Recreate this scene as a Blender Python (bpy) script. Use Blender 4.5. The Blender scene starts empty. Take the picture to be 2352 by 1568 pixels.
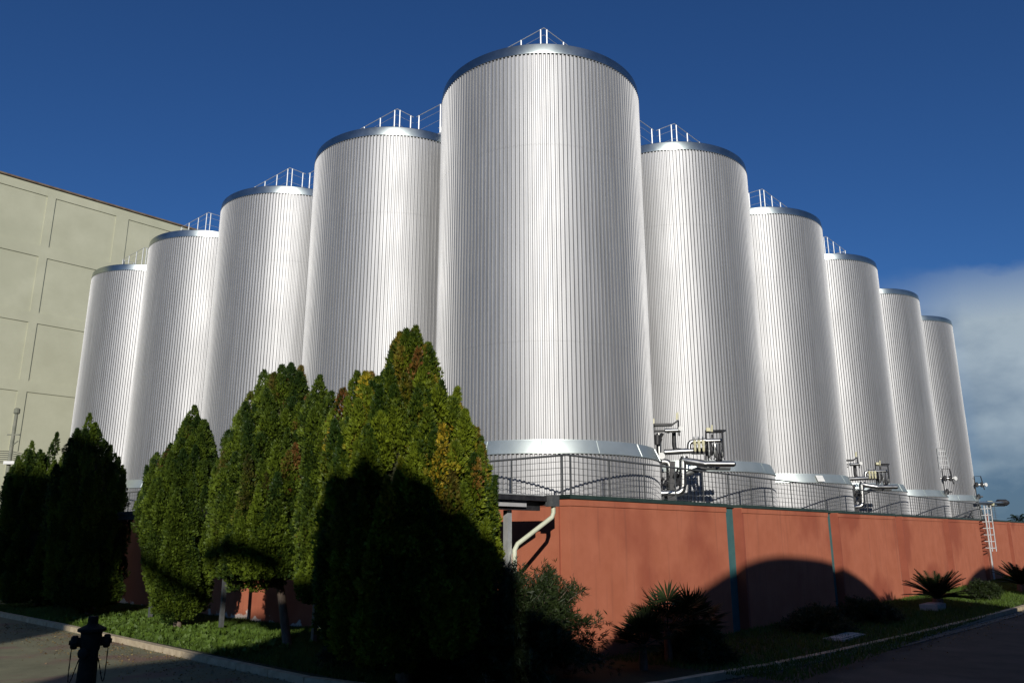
import bpy, math, random
import numpy as np
from mathutils import Vector, Matrix

scene = bpy.context.scene
PI = math.pi
R = math.radians

# ------------------------------------------------------------------ camera
CAMZ = 2.6
PITCH = 0.244268
ROLL = 0.00155
cam_d = bpy.data.cameras.new('camera')
cam_d.sensor_width = 36.0
cam_d.lens = 27.248
cam_d.clip_start = 0.1
cam_d.clip_end = 5000
cam = bpy.data.objects.new('camera', cam_d)
scene.collection.objects.link(cam)
cam.location = (0, 0, CAMZ)
cam.rotation_euler = (Matrix.Rotation(PITCH + PI/2, 3, 'X') @ Matrix.Rotation(-ROLL, 3, 'Z')).to_euler()
scene.camera = cam

# ------------------------------------------------------------------ sky + sun
SUN_EL = R(19.5)
SUN_AZ = R(178.0)            # from +Y towards +X: behind the camera
SDIR = Vector((math.sin(SUN_AZ)*math.cos(SUN_EL), math.cos(SUN_AZ)*math.cos(SUN_EL), math.sin(SUN_EL)))
world = bpy.data.worlds.new("World")
scene.world = world
world.use_nodes = True
wn = world.node_tree
for n in list(wn.nodes): wn.nodes.remove(n)
w_out = wn.nodes.new('ShaderNodeOutputWorld')
w_bg = wn.nodes.new('ShaderNodeBackground')
w_bg.inputs['Strength'].default_value = 0.055
sky = wn.nodes.new('ShaderNodeTexSky')
sky.sky_type = 'NISHITA'
sky.sun_disc = False
sky.sun_elevation = SUN_EL
sky.sun_rotation = SUN_AZ
sky.altitude = 200
sky.air_density = 1.0
sky.dust_density = 0.3
sky.ozone_density = 2.5
def wnode(t, **k):
    n = wn.nodes.new(t)
    for a, b in k.items(): setattr(n, a, b)
    return n
def wmath(op, a, b=None, clamp=False):
    n = wnode('ShaderNodeMath', operation=op, use_clamp=clamp)
    for i, v in enumerate((a, b)):
        if v is None: continue
        if hasattr(v, 'is_output') or hasattr(v, 'links'): wn.links.new(v, n.inputs[i])
        else: n.inputs[i].default_value = v
    return n.outputs[0]
tc = wnode('ShaderNodeTexCoord')
sep = wnode('ShaderNodeSeparateXYZ'); wn.links.new(tc.outputs['Generated'], sep.inputs[0])
mp = wnode('ShaderNodeMapping'); mp.inputs['Scale'].default_value = (1, 1, 1.7); mp.inputs['Location'].default_value = (3.1, 0.4, 0.35)
wn.links.new(tc.outputs['Generated'], mp.inputs[0])
nz = wnode('ShaderNodeTexNoise'); nz.inputs['Scale'].default_value = 7.0; nz.inputs['Detail'].default_value = 12; nz.inputs['Roughness'].default_value = 0.52
wn.links.new(mp.outputs[0], nz.inputs['Vector'])
# cloud bank low in the sky to the right (azimuth from +Y)
az = wmath('ARCTAN2', sep.outputs[0], sep.outputs[1])
hi = wmath('MULTIPLY', wmath('SUBTRACT', az, 0.42), 8.0, True)
top = wmath('MULTIPLY', wmath('SUBTRACT', 0.30, sep.outputs[2]), 14.0, True)
mask = wmath('MULTIPLY', hi, top)
cl = wmath('MULTIPLY', wmath('SUBTRACT', wmath('ADD', nz.outputs['Fac'], wmath('MULTIPLY', mask, 0.50)), 0.56), 8.0, True)
cl = wmath('MULTIPLY', cl, mask)
nz2 = wnode('ShaderNodeTexNoise'); nz2.inputs['Scale'].default_value = 8.0; nz2.inputs['Detail'].default_value = 10
wn.links.new(mp.outputs[0], nz2.inputs['Vector'])
shade = wmath('ADD', wmath('MULTIPLY', wmath('SUBTRACT', sep.outputs[2], -0.02), 3.6, True), wmath('MULTIPLY', wmath('SUBTRACT', nz2.outputs['Fac'], 0.5), 2.4))
cr = wnode('ShaderNodeValToRGB')
cr.color_ramp.elements[0].position = 0.1; cr.color_ramp.elements[0].color = (1.7, 2.7, 4.0, 1)
cr.color_ramp.elements[1].position = 0.95; cr.color_ramp.elements[1].color = (7.4, 8.8, 9.5, 1)
wn.links.new(shade, cr.inputs[0])
tint = wnode('ShaderNodeMixRGB', blend_type='MULTIPLY'); tint.inputs[0].default_value = 1.0
tint.inputs[2].default_value = (0.39, 0.76, 1.30, 1)
wn.links.new(sky.outputs[0], tint.inputs[1])
mx = wnode('ShaderNodeMixRGB')
wn.links.new(wmath('MULTIPLY', cl, 0.85), mx.inputs[0]); wn.links.new(tint.outputs[0], mx.inputs[1]); wn.links.new(cr.outputs[0], mx.inputs[2])
wn.links.new(mx.outputs[0], w_bg.inputs['Color'])
wn.links.new(w_bg.outputs[0], w_out.inputs['Surface'])

sun_d = bpy.data.lights.new('sun', 'SUN')
sun_d.energy = 4.0
sun_d.angle = R(0.5)
sun_d.color = (1.0, 0.95, 0.87)
sun = bpy.data.objects.new('sun', sun_d)
scene.collection.objects.link(sun)
sun.location = (0, -40, 40)
sun.rotation_euler = SDIR.to_track_quat('Z', 'Y').to_euler()

vs = scene.view_settings
vs.view_transform = 'Standard'
vs.look = 'None'
vs.exposure = 0.0
vs.gamma = 1.0
vs.use_curve_mapping = False
scene.cycles.max_bounces = 6
scene.cycles.sample_clamp_indirect = 6

# ------------------------------------------------------------------ site frame
A = 0.8415014768
dR = np.array([math.cos(A), math.sin(A), 0.0])      # along the right wall, away from the corner
dL = np.array([-math.sin(A), math.cos(A), 0.0])     # along the left wall, away from the corner
nR = -dL                                            # outward normal of the right wall
nL = -dR                                            # outward normal of the left wall
W = np.array([1.2027, 16.4641, 0.0])                # corner of the red podium
C0 = np.array([0.8896, 22.0395, 0.0])               # centre of the corner tank
TR = 3.09
STR, STL = 7.46, 6.78
ZW = 3.33                                           # top of the red wall
ZT = 15.9                                           # top of the tank caps
UP = np.array([0, 0, 1.0])

def rw(u, g=0.0, z=0.0):      # frame of the right wall: u along, g outward
    return W + dR*u + nR*g + UP*z
def lw(u, g=0.0, z=0.0):      # frame of the left wall
    return W + dL*u + nL*g + UP*z

F = 1780.22
def ray(x, y):
    X = x - 1176.0; Y = y - 784.0
    u = -Y
    return np.array([X, F*math.cos(PITCH) - u*math.sin(PITCH), F*math.sin(PITCH) + u*math.cos(PITCH)])
def at(x, y, Yd):
    d = ray(x, y); return d*(Yd/d[1]) + UP*CAMZ

# ------------------------------------------------------------------ helpers
col = scene.collection
def tag(o, label=None, cat=None, group=None, kind=None):
    if label: o['label'] = label
    if cat: o['category'] = cat
    if group: o['group'] = group
    if kind: o['kind'] = kind
    return o
def empty(name, loc, label, cat, group=None):
    o = bpy.data.objects.new(name, None)
    o.empty_display_size = 0.3
    col.objects.link(o); o.location = loc
    tag(o, label, cat, group)
    return o
def children(o): return [c for c in bpy.data.objects if c.parent == o]
def copy_tree(o, parent=None):
    c = o.copy(); col.objects.link(c); c.parent = parent
    for ch in children(o): copy_tree(ch, c)
    return c

class MB:
    def __init__(s): s.v = []; s.f = []; s.n = 0
    def add(s, vs, fs):
        b = len(s.v)
        s.v.extend([tuple(float(q) for q in p) for p in vs])
        s.f.extend([tuple(b+i for i in f) for f in fs])
    def box8(s, p):            # 8 points: bottom ring 0-3, top ring 4-7
        s.add(p, [(3,2,1,0),(4,5,6,7),(0,1,5,4),(1,2,6,5),(2,3,7,6),(3,0,4,7)])
    def fbox(s, o, ax, ay, x0, x1, y0, y1, z0, z1):
        o = np.array(o, float)
        P = [o+ax*x+ay*y+UP*z for z in (z0, z1) for x, y in ((x0,y0),(x1,y0),(x1,y1),(x0,y1))]
        if np.dot(np.cross(ax, ay), UP) < 0: P = [P[i] for i in (3,2,1,0,7,6,5,4)]
        s.box8(P)
    def bar(s, a, b, w, h=None, up=None):
        a = Vector(a); b = Vector(b); h = h or w
        d = (b-a).normalized(); u = Vector(up) if up is not None else (Vector((0,0,1)) if abs(d.z) < .9 else Vector((0,1,0)))
        x = d.cross(u).normalized(); y = x.cross(d).normalized()
        P = [q + x*sx*w/2 + y*sy*h/2 for q in (a, b) for sx, sy in ((-1,-1),(1,-1),(1,1),(-1,1))]
        s.box8(P)
    def tube(s, pts, r, n=8, cap=True, closed=False):
        pts = [Vector(p) for p in pts]; m = len(pts); rr = r if hasattr(r, '__len__') else [r]*m
        vs = []; prev = None
        for i, p in enumerate(pts):
            if closed: t = (pts[(i+1) % m]-pts[i-1]).normalized()
            else: t = (pts[min(i+1, m-1)]-pts[max(i-1, 0)]).normalized()
            if prev is None:
                u = Vector((0,0,1)) if abs(t.z) < .9 else Vector((1,0,0))
                x = t.cross(u).normalized()
            else: x = (prev - t*prev.dot(t)).normalized()
            y = t.cross(x); prev = x
            for k in range(n):
                a = 2*PI*k/n; vs.append(p + (x*math.cos(a)+y*math.sin(a))*rr[i])
        fs = []
        for i in range(m if closed else m-1):
            j = (i+1) % m
            for k in range(n): fs.append((i*n+k, i*n+(k+1) % n, j*n+(k+1) % n, j*n+k))
        if cap and not closed: fs += [tuple(range(n))[::-1], tuple((m-1)*n+k for k in range(n))]
        s.add(vs, fs)
    def lathe(s, c, prof, n=24, axis=None, cap=True):
        c = Vector(c); ax = Vector(axis).normalized() if axis is not None else Vector((0,0,1))
        u = Vector((0,0,1)) if abs(ax.z) < .9 else Vector((1,0,0))
        x = ax.cross(u).normalized(); y = ax.cross(x)
        vs = []
        for r, h in prof:
            for k in range(n):
                a = 2*PI*k/n; vs.append(c + (x*math.cos(a)+y*math.sin(a))*r + ax*h)
        m = len(prof); fs = []
        for i in range(m-1):
            for k in range(n): fs.append((i*n+k, i*n+(k+1) % n, (i+1)*n+(k+1) % n, (i+1)*n+k))
        if cap: fs += [tuple(range(n))[::-1], tuple((m-1)*n+k for k in range(n))]
        s.add(vs, fs)
    def prism(s, poly, off):   # poly: list of 3d points, extruded by off
        off = np.array(off, float); n = len(poly)
        P = [np.array(p, float) for p in poly]; P += [p+off for p in P]
        fs = [tuple(range(n)), tuple(range(2*n-1, n-1, -1))]
        for i in range(n): fs.append((i, n+i, n+(i+1) % n, (i+1) % n))
        s.add(P, fs)
    def build(s, name, mat, parent=None, smooth=False, loc=None):
        me = bpy.data.meshes.new(name)
        me.from_pydata(s.v, [], s.f); me.validate(); me.update()
        bm_fix(me)
        me.materials.append(mat)
        if smooth:
            me.polygons.foreach_set('use_smooth', [True]*len(me.polygons))
            me.set_sharp_from_angle(angle=R(40))
        o = bpy.data.objects.new(name, me); col.objects.link(o)
        if loc is not None:
            l = Vector([float(q) for q in loc]); me.transform(Matrix.Translation(-l)); o.location = l
        if parent is not None:
            o.parent = parent
            o.matrix_parent_inverse = Matrix.Identity(4)
            if loc is None:
                wp = world_loc(parent)
                me.transform(Matrix.Translation(-wp))
            else:
                o.location = Vector(o.location) - world_loc(parent)
        return o
def world_loc(o):
    l = Vector(o.location)
    while o.parent: o = o.parent; l = l + Vector(o.location)
    return l
import bmesh
def bm_fix(me):
    bm = bmesh.new(); bm.from_mesh(me); bmesh.ops.recalc_face_normals(bm, faces=bm.faces); bm.to_mesh(me); bm.free()

# ------------------------------------------------------------------ materials
def mat(name, base=(.5,.5,.5), rough=.6, metal=0.0, spec=0.5):
    m = bpy.data.materials.new(name); m.use_nodes = True
    b = m.node_tree.nodes['Principled BSDF']
    b.inputs['Base Color'].default_value = (*base, 1)
    b.inputs['Roughness'].default_value = rough
    b.inputs['Metallic'].default_value = metal
    b.inputs['Specular IOR Level'].default_value = spec
    return m
def noisy(name, c1, c2, scale=4, rough=.7, metal=0.0, detail=6, bump=0.0, bscale=60, stretch=(1,1,1), pos=(.35,.65), c3=None, scale3=.4, pos3=(.55,.7), spec=.4, rv=0.0):
    m = mat(name, c1, rough, metal, spec); nt = m.node_tree; b = nt.nodes['Principled BSDF']
    t = nt.nodes.new('ShaderNodeTexCoord'); mp = nt.nodes.new('ShaderNodeMapping'); mp.inputs['Scale'].default_value = stretch
    nt.links.new(t.outputs['Object'], mp.inputs[0])
    n = nt.nodes.new('ShaderNodeTexNoise'); n.inputs['Scale'].default_value = scale; n.inputs['Detail'].default_value = detail; n.inputs['Roughness'].default_value = .62
    nt.links.new(mp.outputs[0], n.inputs['Vector'])
    r = nt.nodes.new('ShaderNodeValToRGB')
    r.color_ramp.elements[0].position = pos[0]; r.color_ramp.elements[0].color = (*c1, 1)
    r.color_ramp.elements[1].position = pos[1]; r.color_ramp.elements[1].color = (*c2, 1)
    nt.links.new(n.outputs['Fac'], r.inputs[0]); out = r.outputs[0]
    if c3:
        n3 = nt.nodes.new('ShaderNodeTexNoise'); n3.inputs['Scale'].default_value = scale3; n3.inputs['Detail'].default_value = 5
        nt.links.new(mp.outputs[0], n3.inputs['Vector'])
        r3 = nt.nodes.new('ShaderNodeMapRange'); r3.inputs['From Min'].default_value = pos3[0]; r3.inputs['From Max'].default_value = pos3[1]
        nt.links.new(n3.outputs['Fac'], r3.inputs['Value'])
        x = nt.nodes.new('ShaderNodeMixRGB'); x.inputs[2].default_value = (*c3, 1)
        nt.links.new(r3.outputs[0], x.inputs[0]); nt.links.new(out, x.inputs[1]); out = x.outputs[0]
    nt.links.new(out, b.inputs['Base Color'])
    if rv:
        rm = nt.nodes.new('ShaderNodeMapRange'); rm.inputs['To Min'].default_value = rough-rv; rm.inputs['To Max'].default_value = rough+rv
        nt.links.new(n.outputs['Fac'], rm.inputs['Value']); nt.links.new(rm.outputs[0], b.inputs['Roughness'])
    if bump:
        n2 = nt.nodes.new('ShaderNodeTexNoise'); n2.inputs['Scale'].default_value = bscale; n2.inputs['Detail'].default_value = 4
        nt.links.new(t.outputs['Object'], n2.inputs['Vector'])
        bp = nt.nodes.new('ShaderNodeBump'); bp.inputs['Strength'].default_value = bump; bp.inputs['Distance'].default_value = .02
        nt.links.new(n2.outputs['Fac'], bp.inputs['Height']); nt.links.new(bp.outputs[0], b.inputs['Normal'])
    return m

def cladding_mat():
    m = mat('ribbed_aluminium', (.36,.35,.34), .6, .88); nt = m.node_tree; b = nt.nodes['Principled BSDF']
    t = nt.nodes.new('ShaderNodeTexCoord')
    sp = nt.nodes.new('ShaderNodeSeparateXYZ'); nt.links.new(t.outputs['Object'], sp.inputs[0])
    an = nt.nodes.new('ShaderNodeMath'); an.operation = 'ARCTAN2'; nt.links.new(sp.outputs[1], an.inputs[0]); nt.links.new(sp.outputs[0], an.inputs[1])
    cb = nt.nodes.new('ShaderNodeCombineXYZ')
    m1 = nt.nodes.new('ShaderNodeMath'); m1.operation = 'MULTIPLY'; m1.inputs[1].default_value = 170/(2*PI)/3; nt.links.new(an.outputs[0], m1.inputs[0])
    m2 = nt.nodes.new('ShaderNodeMath'); m2.operation = 'MULTIPLY'; m2.inputs[1].default_value = .12; nt.links.new(sp.outputs[2], m2.inputs[0])
    nt.links.new(m1.outputs[0], cb.inputs[0]); nt.links.new(m2.outputs[0], cb.inputs[1])
    n = nt.nodes.new('ShaderNodeTexNoise'); n.inputs['Scale'].default_value = 2.2; n.inputs['Detail'].default_value = 5; n.inputs['Roughness'].default_value = .7
    nt.links.new(cb.outputs[0], n.inputs['Vector'])
    r = nt.nodes.new('ShaderNodeValToRGB')
    r.color_ramp.elements[0].position = .3; r.color_ramp.elements[0].color = (.36,.362,.366,1)
    r.color_ramp.elements[1].position = .7; r.color_ramp.elements[1].color = (.46,.462,.466,1)
    nt.links.new(n.outputs['Fac'], r.inputs[0]); nt.links.new(r.outputs[0], b.inputs['Base Color'])
    n2 = nt.nodes.new('ShaderNodeTexNoise'); n2.inputs['Scale'].default_value = .5; n2.inputs['Detail'].default_value = 4
    nt.links.new(t.outputs['Object'], n2.inputs['Vector'])
    rm = nt.nodes.new('ShaderNodeMapRange'); rm.inputs['To Min'].default_value = .54; rm.inputs['To Max'].default_value = .64
    nt.links.new(n2.outputs['Fac'], rm.inputs['Value']); nt.links.new(rm.outputs[0], b.inputs['Roughness'])
    return m
M_clad = cladding_mat()
M_cap = noisy('cap_sheet', (.30,.34,.33), (.42,.46,.45), scale=1.2, rough=.30, metal=1.0, rv=.05)
M_band = noisy('band_sheet', (.42,.47,.45), (.52,.57,.55), scale=1.0, rough=.42, metal=.7, rv=.05)
M_roof = noisy('roof_sheet', (.5,.5,.5), (.6,.6,.6), scale=2, rough=.5, metal=.6)
M_galv = noisy('galvanised_steel', (.45,.46,.45), (.6,.61,.6), scale=6, rough=.5, metal=.5)
M_rail = noisy('dark_rail_steel', (.10,.105,.105), (.16,.165,.165), scale=6, rough=.5, metal=.4)
M_inox = noisy('polished_pipe', (.36,.36,.35), (.48,.48,.46), scale=5, rough=.34, metal=1.0, rv=.06)
M_dark = noisy('black_steel', (.015,.015,.017), (.035,.035,.037), scale=8, rough=.5)
M_disc = noisy('flange_white', (.62,.62,.60), (.75,.75,.72), scale=8, rough=.5)
M_cream = noisy('cream_paint', (.55,.52,.33), (.66,.63,.42), scale=5, rough=.6)
def red_wall_mat():
    m = noisy('red_stucco', (.41,.130,.070), (.465,.156,.088), scale=1.4, rough=.85, bump=.25, bscale=70, c3=(.33,.092,.052), scale3=.28, pos3=(.52,.62), spec=.2)
    nt = m.node_tree; b = nt.nodes['Principled BSDF']; src = b.inputs['Base Color'].links[0].from_socket
    g = nt.nodes.new('ShaderNodeNewGeometry'); sp = nt.nodes.new('ShaderNodeSeparateXYZ'); nt.links.new(g.outputs['Position'], sp.inputs[0])
    n = nt.nodes.new('ShaderNodeTexNoise'); n.inputs['Scale'].default_value = 2.2; n.inputs['Detail'].default_value = 6; nt.links.new(g.outputs['Position'], n.inputs['Vector'])
    a = nt.nodes.new('ShaderNodeMath'); a.operation = 'MULTIPLY_ADD'; nt.links.new(n.outputs['Fac'], a.inputs[0]); a.inputs[1].default_value = -1.3; nt.links.new(sp.outputs[2], a.inputs[2])
    r = nt.nodes.new('ShaderNodeMapRange'); r.inputs['From Min'].default_value = -.46; r.inputs['From Max'].default_value = -.52
    nt.links.new(a.outputs[0], r.inputs['Value'])
    x = nt.nodes.new('ShaderNodeMixRGB'); x.inputs[2].default_value = (.62,.52,.46,1)     # peeled paint at the foot of the wall
    lx = nt.nodes.new('ShaderNodeMath'); lx.operation = 'LESS_THAN'; nt.links.new(sp.outputs[0], lx.inputs[0]); lx.inputs[1].default_value = 0.3   # only the left wall peels
    mp2 = nt.nodes.new('ShaderNodeMapping'); mp2.inputs['Scale'].default_value = (5, 5, .28); nt.links.new(g.outputs['Position'], mp2.inputs[0])
    ns = nt.nodes.new('ShaderNodeTexNoise'); ns.inputs['Scale'].default_value = 1.6; ns.inputs['Detail'].default_value = 6; nt.links.new(mp2.outputs[0], ns.inputs['Vector'])
    rs = nt.nodes.new('ShaderNodeMapRange'); rs.inputs['From Min'].default_value = .56; rs.inputs['From Max'].default_value = .72; rs.inputs['To Max'].default_value = .38; nt.links.new(ns.outputs['Fac'], rs.inputs['Value'])
    xs = nt.nodes.new('ShaderNodeMixRGB'); xs.inputs[2].default_value = (.23,.085,.055,1); nt.links.new(rs.outputs[0], xs.inputs[0]); nt.links.new(src, xs.inputs[1]); src = xs.outputs[0]   # rain streaks
    mm = nt.nodes.new('ShaderNodeMath'); mm.operation = 'MULTIPLY'; nt.links.new(r.outputs[0], mm.inputs[0]); nt.links.new(lx.outputs[0], mm.inputs[1])
    nt.links.new(mm.outputs[0], x.inputs[0]); nt.links.new(src, x.inputs[1]); nt.links.new(x.outputs[0], b.inputs['Base Color'])
    return m
M_red = red_wall_mat()
M_red2 = noisy('darker_red_shade_and_parts', (.29,.075,.04), (.34,.09,.05), scale=2, rough=.85)  # darker red; on the recess returns it stands in for soft shade
M_teal = noisy('teal_strip', (.035,.12,.125), (.05,.15,.15), scale=3, rough=.6)
M_coping = noisy('dark_green_coping', (.022,.042,.036), (.035,.06,.05), scale=4, rough=.5)
M_concrete = noisy('grey_green_concrete', (.43,.43,.315), (.49,.49,.365), scale=.5, rough=.9, detail=8, bump=.15, bscale=30, c3=(.395,.40,.29), scale3=.12, pos3=(.5,.65), spec=.2)
M_slab = noisy('platform_floor', (.16,.16,.16), (.22,.22,.21), scale=2, rough=.9)
M_asphalt = noisy('asphalt', (.030,.027,.022), (.060,.052,.042), scale=1.6, rough=.9, bump=.4, bscale=120, c3=(.085,.075,.06), scale3=.5, pos3=(.5,.7))
M_yard = noisy('yard_concrete', (.16,.155,.09), (.22,.21,.125), scale=1.2, rough=.92, bump=.3, bscale=90, c3=(.20,.13,.095), scale3=.8, pos3=(.52,.66))
M_kerb = noisy('kerb_stone', (.36,.29,.19), (.52,.43,.29), scale=5, rough=.9, bump=.3, bscale=60)
M_soil = noisy('planting_soil', (.022,.026,.010), (.035,.045,.014), scale=3, rough=1, bump=.4, bscale=50)
M_bark = noisy('bark', (.10,.07,.05), (.18,.14,.11), scale=9, rough=.95, bump=.5, bscale=40, stretch=(1,1,.25))
M_hyd = noisy('hydrant_iron', (.014,.012,.010), (.03,.026,.02), scale=8, rough=.8, spec=.15)
M_caster = noisy('caster_grey', (.12,.12,.11), (.16,.16,.15), scale=1, rough=.9)
M_pole = noisy('pole_grey', (.16,.17,.13), (.24,.24,.19), scale=4, rough=.8)
M_cable = mat('cable', (.06,.06,.05), .7)

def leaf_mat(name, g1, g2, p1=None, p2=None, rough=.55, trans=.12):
    # attribute 'tint': r = light/dark of each spray, crown lobes with painted inner shade, g = patch of dry or yellow sprays
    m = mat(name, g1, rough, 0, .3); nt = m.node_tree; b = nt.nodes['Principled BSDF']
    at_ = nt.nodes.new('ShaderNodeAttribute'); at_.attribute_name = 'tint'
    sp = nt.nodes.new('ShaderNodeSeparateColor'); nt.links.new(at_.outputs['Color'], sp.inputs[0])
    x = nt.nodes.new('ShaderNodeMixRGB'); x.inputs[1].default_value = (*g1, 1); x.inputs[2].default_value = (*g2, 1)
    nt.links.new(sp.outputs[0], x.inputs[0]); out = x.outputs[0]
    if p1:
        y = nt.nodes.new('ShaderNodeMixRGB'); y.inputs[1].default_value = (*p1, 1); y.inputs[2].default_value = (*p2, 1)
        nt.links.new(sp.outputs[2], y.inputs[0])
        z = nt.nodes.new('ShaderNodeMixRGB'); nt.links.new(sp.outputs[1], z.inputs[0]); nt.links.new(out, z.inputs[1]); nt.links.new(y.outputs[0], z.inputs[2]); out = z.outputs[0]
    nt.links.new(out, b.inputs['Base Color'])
    tr = nt.nodes.new('ShaderNodeBsdfTranslucent'); nt.links.new(out, tr.inputs[0])
    mxs = nt.nodes.new('ShaderNodeMixShader'); mxs.inputs[0].default_value = trans
    o = nt.nodes['Material Output']
    nt.links.new(b.outputs[0], mxs.inputs[1]); nt.links.new(tr.outputs[0], mxs.inputs[2]); nt.links.new(mxs.outputs[0], o.inputs['Surface'])
    return m
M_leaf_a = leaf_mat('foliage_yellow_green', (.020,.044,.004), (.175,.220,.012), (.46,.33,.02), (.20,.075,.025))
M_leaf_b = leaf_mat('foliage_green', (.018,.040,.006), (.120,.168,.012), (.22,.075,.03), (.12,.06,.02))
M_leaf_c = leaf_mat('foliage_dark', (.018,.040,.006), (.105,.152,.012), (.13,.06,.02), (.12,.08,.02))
M_palm = leaf_mat('palm_leaf', (.010,.020,.006), (.024,.042,.010))
M_shrub = leaf_mat('shrub_leaf', (.012,.022,.006), (.030,.048,.010))
M_grass = leaf_mat('grass_blade', (.040,.075,.010), (.085,.14,.016), rough=.6)

# ------------------------------------------------------------------ numpy meshes for foliage
def np_mesh(name, V, Fc, mtl, parent=None, tint=None, origin=None):
    """V (n,3); Fc (m,3) triangles; tint (n,3)"""
    me = bpy.data.meshes.new(name)
    me.vertices.add(len(V)); me.loops.add(len(Fc)*3); me.polygons.add(len(Fc))
    org = np.array(origin if origin is not None else (0,0,0), float)
    me.vertices.foreach_set('co', (V-org).astype(np.float32).ravel())
    me.loops.foreach_set('vertex_index', Fc.astype(np.int32).ravel())
    me.polygons.foreach_set('loop_start', np.arange(0, len(Fc)*3, 3, dtype=np.int32))
    me.update(calc_edges=True)
    if tint is not None:
        ca = me.color_attributes.new('tint', 'FLOAT_COLOR', 'POINT')
        c = np.ones((len(V), 4), np.float32); c[:, :3] = tint
        ca.data.foreach_set('color', c.ravel())
    me.materials.append(mtl)
    o = bpy.data.objects.new(name, me); col.objects.link(o)
    if parent is not None: o.parent = parent
    return o

def sprays(P, N, rng, size, nb=4, spread=.55, width=.28):
    """fan-like sprays: at points P, pointing along N; nb narrow triangles each"""
    n = len(P)
    N = N/np.linalg.norm(N, axis=1, keepdims=True)
    rnd = rng.normal(size=(n, 3)); T = np.cross(N, rnd); T /= np.linalg.norm(T, axis=1, keepdims=True)
    B = np.cross(N, T)
    Vs = []
    for k in range(nb):
        a = (k-(nb-1)/2)/max(1, nb-1)*2*spread
        d = N*np.cos(a)+T*np.sin(a)+B*rng.normal(size=(n, 1))*.18
        d /= np.linalg.norm(d, axis=1, keepdims=True)
        w = np.cross(d, B+rng.normal(size=(n, 3))*.5); w /= np.linalg.norm(w, axis=1, keepdims=True)
        L = size*(rng.uniform(.65, 1.3, (n, 1)))*(1-.25*abs(a))
        tip = P+d*L
        mid = P+d*L*.45
        Vs += [P-d*L*.1, mid+w*L*width*.6, tip, mid-w*L*width*.6]
    V = np.stack(Vs, 1).reshape(-1, 3)       # (n*nb*4,3)
    q = np.arange(n*nb)[:, None]*4
    Fc = np.concatenate([q+[0,1,2], q+[0,2,3]], 0)
    return V, Fc, nb*4

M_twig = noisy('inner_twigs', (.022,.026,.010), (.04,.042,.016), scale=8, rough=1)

# ================================================================== GROUND
g = MB()
S = 900
g.add([(-S,-S,-.004),(S,-S,-.004),(S,S,-.004),(-S,S,-.004)], [(0,1,2,3)])
tag(g.build('ground', M_asphalt), kind='structure')

# edge of the planting bed (kerb line): left wall side, round the corner, right wall side
edge = [lw(34, 4.1), lw(24, 4.05), lw(15.3, 4.0), lw(7.5, 4.2), lw(2.7, 4.26)]
c1 = lw(2.7, 4.26); c2 = rw(0.4, 2.44)
pm = rw(-3.6, 2.1)
for k in range(1, 8):
    t = k/8; edge.append(c1*(1-t)**2+2*t*(1-t)*pm+c2*t*t)
edge += [rw(0.4, 2.44), rw(2.6, 2.86), rw(5, 3.14), rw(9, 3.5), rw(13.5, 3.81), rw(21, 4.2), rw(34, 4.6), rw(60, 4.9), rw(110, 5)]
inner = [lw(34, 0), rw(0, 0), rw(110, 0)]
bed = MB()
top_poly = [np.array([p[0], p[1], .10]) for p in edge] + [inner[2]+UP*.10, inner[1]+UP*.10, inner[0]+UP*.10]
bed.prism([p*[1,1,0] for p in top_poly], (0,0,.10))
tag(bed.build('planting_bed', M_soil), kind='structure')
def offset_line(pts, d):
    out = []
    for i, p in enumerate(pts):
        t = pts[min(i+1, len(pts)-1)]-pts[max(i-1, 0)]; t = t/np.linalg.norm(t)
        out.append(p+np.array([t[1], -t[0], 0])*d)
    return out
def densify(pts, step=.8):
    out = []
    for a_, b_ in zip(pts[:-1], pts[1:]):
        n = max(1, int(np.linalg.norm(b_-a_)/step))
        out += [a_+(b_-a_)*k/n for k in range(n)]
    return out+[pts[-1]]
ed = densify(edge, 1.0)
def strip(name, pts, d0, d1, z0, z1, m, gap=0.0):
    a_ = offset_line(pts, d0); b_ = offset_line(pts, d1); k = MB()
    for i in range(len(pts)-1):
        q = [a_[i], a_[i+1], b_[i+1], b_[i]]
        if gap:
            tt = (a_[i+1]-a_[i]); q = [q[0]+tt*gap, q[1]-tt*gap, q[2]-tt*gap, q[3]+tt*gap]
        k.box8([p+UP*z0 for p in q]+[p+UP*z1 for p in q])
    return tag(k.build(name, m), kind='structure')
# which side is outside? towards the camera
test = offset_line(ed, 1.0)[len(ed)//3]
sgn = 1 if np.linalg.norm(test[:2]) < np.linalg.norm(ed[len(ed)//3][:2]) else -1
strip('kerb', ed, 0.002*sgn, .16*sgn, -.05, .13, M_kerb, gap=.008)
# concrete yard on the left, outside the kerb
y = MB()
yp = [p for p in offset_line(ed[:int(len(ed)*.42)], .165*sgn)]
ys = [lw(36, 4.3), lw(15.3, 4.18), lw(7.5, 4.38), lw(2.7, 4.45), rw(-3.6, 1.9)+nR*0.6, rw(-5.2, 3.2), rw(-10, 5.6), rw(-17, 7.5), rw(-40, 9)]
yard = [np.array([p[0], p[1], .004]) for p in ys]
y.add(yard, [tuple(range(len(yard)))])
tag(y.build('yard', M_yard), kind='structure')
# road marking line like joint between gutter and asphalt on the right
strip('gutter', ed[int(len(ed)*.30):], .162*sgn, .50*sgn, -.05, .012, noisy('gutter_concrete', (.10,.10,.09), (.15,.15,.13), scale=4, rough=.9), gap=.004)

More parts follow.
